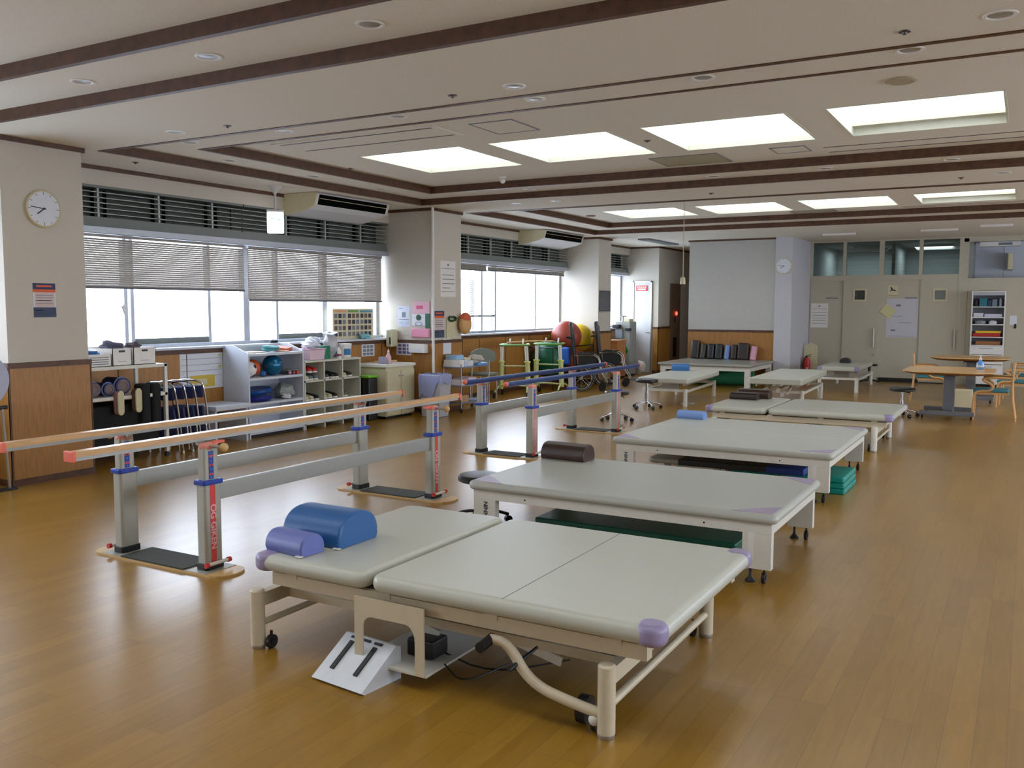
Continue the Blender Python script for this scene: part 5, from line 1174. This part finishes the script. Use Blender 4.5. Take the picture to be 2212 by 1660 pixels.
# trolley with supplies
t = thing('supply_trolley', 'thin steel trolley with supplies beside the second pillar', 'trolley', (-7.55, 11.8, 0))
for x in (-7.70, -7.38):
    for y in (11.38, 12.18):
        l = MB().cyl((x, y, .07), (x, y, .74), .009, n=8).build('leg', M_steel, t); caster(l, x, y, .03)
for z in (.68, .40, .14): MB().box(-7.71, -7.37, 11.37, 12.19, z, z+.015).build('shelf', mk('trolley_blue_grey', (120, 130, 160), .4), t, smooth=False)
G = 'boxes on the trolley'
for (y0, y1, x0, x1, z0, z1, m, lab) in ((11.38, 11.5, -7.70, -7.40, .696, .80, M_wht, 'white box at the near end of the trolley top'), (11.51, 11.62, -7.70, -7.40, .696, .79, mk('bluish_box', (190, 204, 226), .6), 'bluish white box second on the trolley top'),
    (11.40, 11.60, -7.68, -7.48, .802, .87, mk('glove_box_blue', (150, 186, 214), .6), 'light blue glove box stacked at the near end of the trolley'), (11.65, 11.78, -7.69, -7.42, .696, .78, M_wht, 'small white box in the middle of the trolley top'), (11.66, 11.84, -7.70, -7.5, .782, .815, M_cream, 'flat cream pack on the small white box'),
    (11.40, 11.62, -7.69, -7.40, .156, .26, mk('cardboard', (176, 140, 104), .7), 'cardboard box on the lowest trolley shelf'), (11.40, 11.56, -7.69, -7.41, .416, .50, M_wht, 'white box on the middle trolley shelf, near end'), (11.62, 11.85, -7.69, -7.41, .416, .52, mk('pinkish_box', (214, 190, 196), .6), 'pinkish box on the middle trolley shelf')):
    tag(MB().box(x0, x1, y0, y1, z0, z1, bev=.003).build('supply_box', m), lab, 'box', G)
q = MB().box(-7.70, -7.39, 11.88, 12.18, .696, .73, bev=.01); tag(q.build('blue_tray', mk('tray_blue', (110, 160, 210), .4)), 'light blue tray at the far end of the trolley top', 'tray')
lump('linen_heap', 'heap of pale cloth in the blue tray', 'cloth', (-7.54, 12.03, .79), .10, (1.1, 1.3, .6), mk('pale_linen', (200, 190, 176), .8), seed=71)
t = thing('office_chair', 'chair with rounded grey back behind the trolley', 'chair', (-8.15, 13.3, 0))
q = MB().slab(-.24, .24, -.015, .015, -.12, .12, .014, .01); 
q = MB(); q.prism([(.26*math.cos(a*PI/10), .14*math.sin(a*PI/10)) for a in range(11)]+[(-.22, -.1), (.22, -.1)], 'y', -.015, .015); q.xf(Matrix.Translation((-8.12, 13.2, .76)) @ Matrix.Rotation(1.1, 4, 'Z')); q.build('backrest', mk('grey_green_seat', (112, 120, 108), .6), t, smooth=False)
MB().slab(-8.38, -7.96, 13.1, 13.5, .42, .47, .06, .02).build('seat', MATS['grey_green_seat'], t)
for x, y in ((-8.34, 13.14), (-8.0, 13.14), (-8.34, 13.46), (-8.0, 13.46)): MB().cyl((x, y, 0), (x, y, .43), .012, n=8).build('leg', M_steel, t)
for sgn in (-1, 1): MB().tube([(-8.17+sgn*.07, 13.15-.0+sgn*.13, .45), (-8.12+sgn*.07, 13.18+sgn*.13, .72)], .01, n=8).build('back_post', M_steel, t)

# forearm walkers
def walker(label, x, y, rot):
    t = thing('forearm_walker', label, 'walker', (x, y, 0), rot, 'forearm walkers by the window'); R = root_matrix(t)
    def B(mb, n, m, **k): mb.xf(R); return mb.build(n, m, t, **k)
    pts = [(.28, -.2), (.0, -.25), (-.2, -.2), (-.27, 0), (-.2, .2), (0, .25), (.28, .2)]
    q = MB(); q.tube([(a, b, .93) for a, b in pts], .035, n=12, sub=2)
    for i, v in enumerate(q.v): q.v[i] = Vector((v.x, v.y, .93+(v.z-.93)*.55))
    B(q, 'arm_pad', M_lgreen)
    for s_ in (-1, 1):
        B(MB().tube([(-.02, s_*.22, .90), (.0, s_*.235, .5)], .034, n=10), 'upper_post', M_fwhite)
        B(MB().tube([(.0, s_*.235, .62), (.02, s_*.25, .14)], .046, n=12), 'lower_post', M_ygreen)
        B(MB().cyl((0, s_*.235, .61), (0, s_*.235, .635), .06, n=16), 'collar', mk('yellow_green_plastic', (200, 206, 90), .4))
        B(MB().tube([(-.36, s_*.29, .10), (-.1, s_*.26, .20), (.15, s_*.26, .20), (.38, s_*.30, .10)], .016, n=10, sub=2), 'base_tube', M_ygreen)
        for xx in (-.36, .38):
            c = MB(); c.cyl((xx, s_*.295-.015, .045), (xx, s_*.295+.015, .045), .045, n=18); c.cyl((xx, s_*.295, .05), (xx, s_*.295, .11), .008, n=8); B(c, 'caster', M_black)
        B(MB().tube([(.2, s_*.12, .94), (.24, s_*.12, 1.03)], .014, n=8), 'hand_grip', M_wht)
    B(MB().tube([(-.02, -.22, .55), (-.02, .22, .55)], .012, n=8), 'cross_bar', M_ygreen)
    B(MB().tube([(-.1, -.26, .2), (-.16, 0, .22), (-.1, .26, .2)], .014, n=8, sub=2), 'base_cross_tube', M_ygreen)
    return t
w0 = walker('green padded forearm walker, left one by the second window', -7.95, 14.0, 1.9)
dup(w0, (-7.65, 14.75, 0), 1.75, 'green padded forearm walker, right one before the green ball')
# stick lying across the walkers
q = MB().tube([(-8.1, 14.0, .965), (-7.9, 14.6, .985), (-7.75, 15.1, .965)], .014, n=8, sub=1); tag(q.build('walking_cane', M_tan), 'wooden cane lying across the tops of the green walkers', 'cane')

# exercise balls on a tube rack
t = thing('ball_rack', 'tubular rack holding the large exercise balls', 'rack', (-8.2, 16.5, 0))
for y in (15.4, 17.25):
    for x in (-8.42, -7.89): MB().cyl((x, y, 0), (x, y, .84), .014, n=8).build('upright', M_black, t)
for z in (.30, .82):
    for x in (-8.42, -7.89): MB().cyl((x, 15.4, z), (x, 17.25, z), .012, n=8).build('rail', M_black, t)
    for y in (15.4, 17.25): MB().cyl((-8.42, y, z), (-7.89, y, z), .012, n=8).build('rail', M_black, t)
def rest(r, z, half=.265): return z+.012*.7+math.sqrt(max(.0001, (r+.012)**2-half**2))
for (y, r, z, m, lab) in ((15.78, .37, .30, M_dgreen, 'large dark green exercise ball behind the walkers'), (16.80, .30, .30, M_rust, 'large rust brown exercise ball on the lower level of the rack'), (16.5, .31, .82, M_rust, 'rust brown exercise ball on the upper level of the rack'), (17.13, .285, .82, M_yellow, 'yellow exercise ball on top of the rack')):
    tag(MB().ball((-8.155, y, rest(r, z)), r, n=32, m=20).build('exercise_ball', m), lab, 'ball')

# wheelchairs
def wheelchair(label, x, y, rot):
    t = thing('wheelchair', label, 'wheelchair', (x, y, 0), rot, 'black high-backed wheelchairs'); R = root_matrix(t)
    def B(mb, n, m, p=None, **k): mb.xf(R); return mb.build(n, m, p or t, **k)
    B(MB().slab(-.22, .22, -.22, .22, .44, .49, .04, .02), 'seat', M_blackv)
    q = MB().slab(-.19, .19, -.03, .03, 0, .84, .03, .028); q.xf(Matrix.Translation((-.24, 0, .48)) @ Matrix.Rotation(-.12, 4, 'Y') @ Matrix.Rotation(PI/2, 4, 'Z')); B(q, 'backrest', M_blackv)
    for s_ in (-1, 1):
        w = MB(); w.tube([(-.12+.24*math.cos(a*PI/14), s_*.30, .25+.235*math.sin(a*PI/14)) for a in range(28)], .015, n=8, closed=True); wh = B(w, 'large_wheel', mk('grey_tyre', (88, 92, 88), .7))
        w = MB(); w.tube([(-.12+.20*math.cos(a*PI/14), s_*.325, .25+.20*math.sin(a*PI/14)) for a in range(28)], .007, n=6, closed=True); w.cyl((-.12, s_*.28, .25), (-.12, s_*.33, .25), .025, n=12); B(w, 'hand_rim', M_steel, wh)
        for k in range(8):
            a = k*PI/4; B(MB().cyl((-.12, s_*.30, .25), (-.12+.23*math.cos(a), s_*.30, .25+.23*math.sin(a)), .004, n=5), 'spoke', M_steel, wh)
        B(MB().cyl((.28, s_*.22-.012, .07), (.28, s_*.22+.012, .07), .07, n=18), 'front_caster', M_black)
        B(MB().tube([(-.30, s_*.24, 1.22), (-.24, s_*.24, .48), (-.12, s_*.24, .25)], .011, n=8), 'back_tube', M_black)
        B(MB().tube([(-.24, s_*.24, .68), (.1, s_*.24, .70), (.22, s_*.24, .62), (.24, s_*.24, .40), (.38, s_*.20, .16)], .011, n=8, sub=1), 'side_frame', M_steel)
        B(MB().box(-.2, .12, s_*.24-.03, s_*.24+.03, .695, .725, bev=.01), 'armrest', M_blackv)
        B(MB().box(-.18, .16, s_*.24-.004, s_*.24+.004, .46, .68), 'side_panel', M_black, smooth=False)
        B(MB().tube([(-.28, s_*.22, 1.0), (-.42, s_*.22, 1.02)], .014, n=8), 'push_handle', M_black)
        B(MB().box(.36, .50, s_*.10-.06, s_*.10+.06, .13, .145), 'footplate', M_black, smooth=False)
    B(MB().cyl((-.12, -.30, .25), (-.12, .30, .25), .012, n=8), 'axle', M_steel)
    return t
wc = wheelchair('black high-backed wheelchair, nearer one beside the exercise balls', -7.36, 15.85, .40)
dup(wc, (-7.36, 17.02, 0), .34, 'black high-backed wheelchair, farther one before the third pillar')
q = MB(); q.slab(-.085, .085, -.05, .05, 0, .34, .045, .04); q.xf(Matrix.Translation((-7.72, 15.62, .49))); tag(q.build('blue_pouch', mk('bright_blue_cloth', (26, 90, 180), .6)), 'bright blue pouch hanging behind the nearer wheelchair', 'pouch')
# wooden counter, pulley machine beyond third pillar
t = thing('wooden_counter', 'orange brown wooden counter beyond the third pillar', 'counter', (-8.1, 18.85, 0))
MB().box(-8.42, -7.93, 18.6, 19.1, .05, .84, bev=.004).build('body', M_brownbox, t); MB().box(-8.44, -7.91, 18.58, 19.12, .84, .87, bev=.004).build('top', M_brownbox, t); MB().box(-8.4, -7.96, 18.62, 19.08, 0, .05).build('plinth', M_black, t, smooth=False)
t = thing('pulley_machine', 'pale grey exercise machine with a green disc in front of the narrow white door', 'exercise machine', (-8.15, 19.7, 0))
MB().box(-8.38, -8.02, 19.55, 19.95, 0.04, 1.27, bev=.01).build('cabinet', mk('machine_grey', (150, 152, 146), .5), t)
MB().lathe([(.11, 0), (.11, .012), (.001, .012)], (-8.17, 19.535, .60), n=24, axis='y').build('green_disc', mk('disc_green', (20, 120, 50), .5), t)
MB().box(-8.1, -7.98, 19.44, 19.56, 1.06, 1.12, bev=.01).build('handle_pad', M_black, t)
MB().box(-8.40, -8.24, 19.40, 19.56, 1.12, 1.2, bev=.01).build('grip', M_black, t)
MB().box(-8.36, -8.2, 19.50, 19.56, .88, 1.1).build('clear_guard', mk('guard_grey', (150, 160, 170), .3), t, smooth=False)
MB().box(-8.36, -8.04, 19.6, 19.9, 0, .04).build('base', M_black, t, smooth=False)
q = MB().lathe([(.09, 0), (.03, .02), (.02, .1), (.09, .12), (.10, .135), (.001, .135)], (-8.28, 19.75, 1.27), n=24); tag(q.build('weighing_scale', M_steel), 'small scale with a dish on the pale grey machine', 'scale')
q = MB().box(-8.2, -8.06, 19.6, 19.85, 1.27, 1.33, bev=.005); tag(q.build('paper_tray', M_cream), 'cream tray beside the scale on the pale grey machine', 'tray')
lump('white_sack', 'white sack standing at the foot of the narrow white door', 'sack', (-8.04, 20.3, .165), .15, (.8, .8, 1.1), M_wht, seed=81, amp=.1)
# folded round table at the extreme left
t = thing('folded_table', 'folded table with pale lilac top and steel leg left of the nearest pillar', 'table', (-7.62, 4.3, 0))
q = MB(); q.lathe([(.225, -.012), (.23, 0), (.225, .012), (.001, .012)], (0, 0, 0), n=40); q.xf(Matrix.Translation((-7.60, 4.34, .97)) @ Matrix.Rotation(PI/2+.06, 4, 'Y')); q.build('top', mk('lilac_laminate', (176, 178, 200), .4), t)
for y in (4.54, 4.14): MB().tube([(-7.62, y-.03, .72), (-7.66, y+.03, .02)], .013, n=12).build('leg', M_steel, t)
MB().tube([(-7.62, 4.55, .73), (-7.62, 4.08, .73)], .018, n=10).build('crossbar', M_black, t)
MB().box(-7.70, -7.62, 4.1, 4.62, 0, .02).build('foot', M_black, t, smooth=False)

# ================================================================== RIGHT-HAND SIDE
def wtable(label, x0, x1, y0, y1, z, ch, cx, cy, cols=True):
    t = thing('wooden_table', label, 'table', (cx, cy, 0))
    o = [(x0+ch, y0), (x1-ch, y0), (x1, y0+ch), (x1, y1-ch), (x1-ch, y1), (x0+ch, y1), (x0, y1-ch), (x0, y0+ch)]
    MB().prism(o, 'z', z-.012, z).build('tabletop', M_tblwood, t, smooth=False)
    i_ = [(cx+(a-cx)*.82, cy+(b-cy)*.82) for a, b in o]
    e = MB(); n = 8; e.add([(a, b, z-.013) for a, b in o]+[(a, b, z-.05) for a, b in i_], [(k, (k+1) % n, n+(k+1) % n, n+k) for k in range(n)]+[tuple(range(n)), tuple(range(n, 2*n))]); e.build('edge_frame', M_edgewood, t, smooth=False)
    MB().box(cx-.075, cx+.075, cy-.06, cy+.06, .10, z-.05, bev=.005).build('column', mk('column_grey', (112, 112, 116), .5), t)
    MB().box(cx-.12, cx+.12, cy-.1, cy+.1, z-.09, z-.05).build('bracket', M_black, t, smooth=False)
    for s_ in (-1, 1):
        b = MB().box(cx+s_*.0-.36, cx+.36, cy+s_*.34-.04, cy+s_*.34+.04, .05, .11, bev=.01).build('base_beam', MATS['column_grey'], t)
        for q in (-.32, .32): caster(b, cx+q, cy+s_*.34, .027)
    MB().box(cx-.06, cx+.06, cy-.34, cy+.34, .05, .10, bev=.01).build('base_spine', MATS['column_grey'], t)
    return t
wtable('nearer wooden table with cut corners on a grey column, right', -1.56, -.38, 13.95, 15.40, .70, .22, -.97, 14.72)
wtable('farther wooden table with cut corners by the open cabinet', -1.44, -.22, 16.85, 18.0, .76, .2, -.82, 17.45)
t = thing('sanitizer_bottle', 'clear pump bottle of blue liquid on the nearer wooden table', 'bottle', (-.585, 14.95, .70))
MB().lathe([(.045, .003), (.05, .02), (.048, .09), (.02, .13), (.018, .14), (.001, .14)], (-.585, 14.95, .70), n=22).build('body', mk('blue_liquid', (96, 150, 214), .15), t)
MB().lathe([(.0495, .03), (.050, .035), (.0495, .06)], (-.585, 14.95, .70), n=22).build('label_band', M_paper, t)
q = MB().lathe([(.02, .14), (.02, .165), (.008, .17), (.008, .20), (.001, .20)], (-.585, 14.95, .70), n=14); q.box(-.63, -.57, 14.935, 14.965, .90, .915); q.build('pump', M_wht, t)
# armchairs
def armchair(label, x, y, rot):
    t = thing('armchair', label, 'chair', (x, y, 0), rot, 'wooden armchairs with teal seats'); R = root_matrix(t)
    def B(mb, n, m, **k): mb.xf(R); return mb.build(n, m, t, **k)
    B(MB().slab(-.23, .23, -.22, .22, .40, .44, .05, .018), 'seat', M_tealf)
    B(MB().box(-.22, .22, -.21, .21, .365, .40, bev=.004), 'seat_frame', M_chairwood)
    q = MB().slab(-.02, .02, -.2, .2, .58, .78, .018, .015); q.xf(Matrix.Translation((-.27, 0, 0))); B(q, 'backrest', M_tealf)
    for s_ in (-1, 1):
        B(MB().tube([(-.32, s_*.24, 0), (-.26, s_*.24, .40), (-.28, s_*.24, .80)], .016, n=10, sub=1), 'rear_leg', M_chairwood)
        B(MB().tube([(.22, s_*.24, 0), (.22, s_*.24, .36), (.16, s_*.24, .42), (-.0, s_*.24, .42), (-.04, s_*.24, .5), (.14, s_*.25, .59), (.0, s_*.25, .615), (-.26, s_*.25, .61)], .017, n=10, sub=2), 'front_leg', M_chairwood)
    B(MB().box(-.30, -.265, -.24, .24, .76, .81, bev=.008), 'top_rail', M_chairwood)
    return t
ac = armchair('wooden armchair with teal seat right of the nearer table', -.42, 14.72, PI)
dup(ac, (-.16, 16.7, 0), PI*.98, 'wooden armchair with teal seat at the far right behind the nearer table')
dup(ac, (-1.42, 17.1, 0), .1, 'wooden armchair at the left of the farther wooden table')
dup(ac, (-.12, 18.3, 0), PI, 'wooden armchair at the right of the farther wooden table')
q = MB().box(-.98, -.72, 15.95, 16.2, .0, .30, bev=.01); tag(q.build('cream_box', M_cream), 'cream box on the floor between the two wooden tables', 'box')

# open cabinet with supplies
cb_ = thing('supply_cabinet', 'tall white open cabinet of supplies against the right of the back wall', 'cabinet', (-.71, 20.88, 0))
X0, X1, Y0, Y1 = -1.02, -.41, 20.72, 21.03
for x in (X0, X1-.02): MB().box(x, x+.02, Y0, Y1, 0, 1.945).build('side_panel', M_wht, cb_, smooth=False)
for z in (.83, 1.00, 1.255, 1.40, 1.615, 1.925): MB().box(X0+.02, X1-.02, Y0, Y1, z, z+.018).build('shelf', M_wht, cb_, smooth=False)
MB().box(X0+.02, X1-.02, Y1-.01, Y1, 0, 1.925).build('back_panel', M_ink, cb_, smooth=False)
MB().box(X0+.02, X1-.02, Y0+.005, Y0+.02, 1.86, 1.92).build('header', M_alu, cb_, smooth=False)
for z0, z1 in ((.66, .825), (.46, .65), (.05, .45)):
    d = MB().box(X0+.02, X1-.02, Y0, Y0+.02, z0, z1, bev=.003).build('drawer', M_wht, cb_); MB().box(-.86, -.60, Y0-.002, Y0, z1-.05, z1-.04).build('label_line', M_ink, d, smooth=False)
CI = [('dark_bottle', -.97, -.89, 1.637, 1.80, (60, 40, 56), 'dark bottle at the left of the top cabinet shelf'), ('teal_pack', -.88, -.74, 1.637, 1.80, (40, 110, 126), 'teal pack on the top cabinet shelf'), ('blue_pack', -.73, -.66, 1.637, 1.76, (30, 60, 80), 'dark blue pack on the top cabinet shelf'), ('grey_bag', -.65, -.56, 1.637, 1.78, (112, 124, 136), 'grey bag on the top cabinet shelf'), ('white_bottle', -.53, -.48, 1.637, 1.80, (190, 196, 214), 'white bottle at the right of the top cabinet shelf'),
      ('white_basket', -.98, -.80, 1.42, 1.50, (206, 204, 214), 'white basket at the left of the second cabinet shelf'), ('white_tray', -.78, -.46, 1.42, 1.485, (200, 200, 216), 'white tray at the right of the second cabinet shelf'), ('grey_bowl', -.95, -.75, 1.275, 1.36, (120, 130, 132), 'grey bowl on the third cabinet shelf'), ('white_jar', -.70, -.55, 1.275, 1.355, (206, 206, 214), 'white jar on the third cabinet shelf'),
      ('red_case', -.98, -.48, 1.02, 1.09, (176, 36, 30), 'red case on the fourth cabinet shelf'), ('yellow_case', -.93, -.47, 1.092, 1.14, (222, 180, 40), 'yellow case stacked on the red case'), ('brown_box', -.92, -.47, .85, .93, (150, 96, 56), 'brown box on the lowest open cabinet shelf')]
for n, a, b, z0, z1, col, lab in CI:
    if 'bottle' in n or 'jar' in n or 'bowl' in n:
        r = (b-a)/2; q = MB().lathe([(r*.9, 0), (r, .01), (r, (z1-z0)*.75), (r*.5, (z1-z0)*.9), (r*.45, z1-z0), (.001, z1-z0)], ((a+b)/2, 20.84, z0), n=18)
    else: q = MB().box(a, b, 20.76, 20.96, z0, z1, bev=.008)
    tag(q.build(n, mk('supply_'+n, col, .5)), lab, n.split('_')[1])
sheet('door_notice', 'pale pinkish large chart on the middle sliding door', 'poster', 'y', YB+.03, -2.68, -2.05, .97, 1.80, mk('chart_paper', (196, 194, 200), .7), [(.1, .9, .97, .975, M_navy), (.3, .45, .15, .2, M_ink), (.1, .5, .45, .46, M_ink), (.4, .8, .62, .63, M_ink), (.15, .3, .8, .84, M_ink)])
q = MB(); q.box(-.13, .13, 0, .004, -.11, .11); q.xf(Matrix.Translation((-2.65, YB+.018, 1.53)) @ Matrix.Rotation(.62, 4, 'Y')); tag(q.build('yellow_note', mk('yellow_paper', (206, 200, 150), .7), smooth=False), 'tilted pale yellow note on the corner of the large chart', 'note')
t = thing('pictogram_sign', 'small black and white pictogram on the middle sliding door', 'sign', (-2.57, YB+.03, 1.84))
MB().box(-2.67, -2.47, YB+.026, YB+.03, 1.845, 2.085).build('card', M_cream, t, smooth=False)
q = MB(); q.prism([(-2.63, 1.955), (-2.60, 1.995), (-2.62, 2.05), (-2.60, 2.055), (-2.56, 2.0), (-2.52, 1.985), (-2.49, 1.96), (-2.54, 1.965), (-2.58, 1.975)], 'y', YB+.022, YB+.026); q.build('figure', M_inkd, t, smooth=False)
MB().box(-2.67, -2.47, YB+.022, YB+.026, 1.86, 1.868).build('line', M_inkd, t, smooth=False)
for x0, x1, lab in ((-3.95, -3.68, 'left'), (-2.32, -2.08, 'right')):
    q = MB(); 
    for k in range(6): q.box(x0+k*(x1-x0)/6, x0+(k+.8)*(x1-x0)/6, YB+.026, YB+.03, 1.80, 1.83)
    tag(q.build('door_lettering', M_ink, smooth=False), 'small grey lettering on the sliding door, %s one' % lab, 'lettering')
q = MB(); q.box(-.33, -.20, YB-.004, YB, 1.26, 1.45); q.box(-.245, -.205, YB-.02, YB-.004, 1.19, 1.28, 1); tag(q.build('wall_phone', [M_paper, M_black], smooth=False), 'white plate with a small black handset at the right of the open cabinet', 'switch')
# extinguisher
t = thing('extinguisher_stand', 'cream gabled stand holding the fire extinguisher by the far pillar', 'stand', (-4.13, 20.45, 0))
q = MB(); q.prism([(-4.27, 0), (-3.99, 0), (-3.99, .76), (-4.13, .84), (-4.27, .76)], 'y', 20.50, 20.52); q.build('back_plate', M_cream, t, smooth=False)
q = MB(); q.box(-4.27, -3.99, 20.27, 20.50, 0, .04); q.build('tray', M_cream, t, smooth=False)
t = thing('fire_extinguisher', 'red fire extinguisher beside the far pillar', 'fire extinguisher', (-4.19, 20.39, .04))
MB().lathe([(.07, 0), (.078, .01), (.078, .38), (.06, .44), (.025, .47), (.001, .47)], (-4.19, 20.39, .04), n=24).build('cylinder', M_red, t)
q = MB(); q.cyl((-4.19, 20.39, .51), (-4.19, 20.39, .55), .018, n=12); q.obox((-4.16, 20.39, .56), (.13, .02, .012), (0, -.35, 0)); q.obox((-4.16, 20.39, .53), (.11, .02, .01), (0, -.1, 0)); q.build('valve_lever', M_black, t, smooth=False)
MB().tube([(-4.21, 20.39, .53), (-4.25, 20.33, .48), (-4.27, 20.33, .25)], .01, sub=2, n=8).build('hose', M_black, t)
q = MB(); q.box(-4.185, -4.13, 20.305, 20.312, .16, .30); q.build('label_plate', M_paper, t, smooth=False)
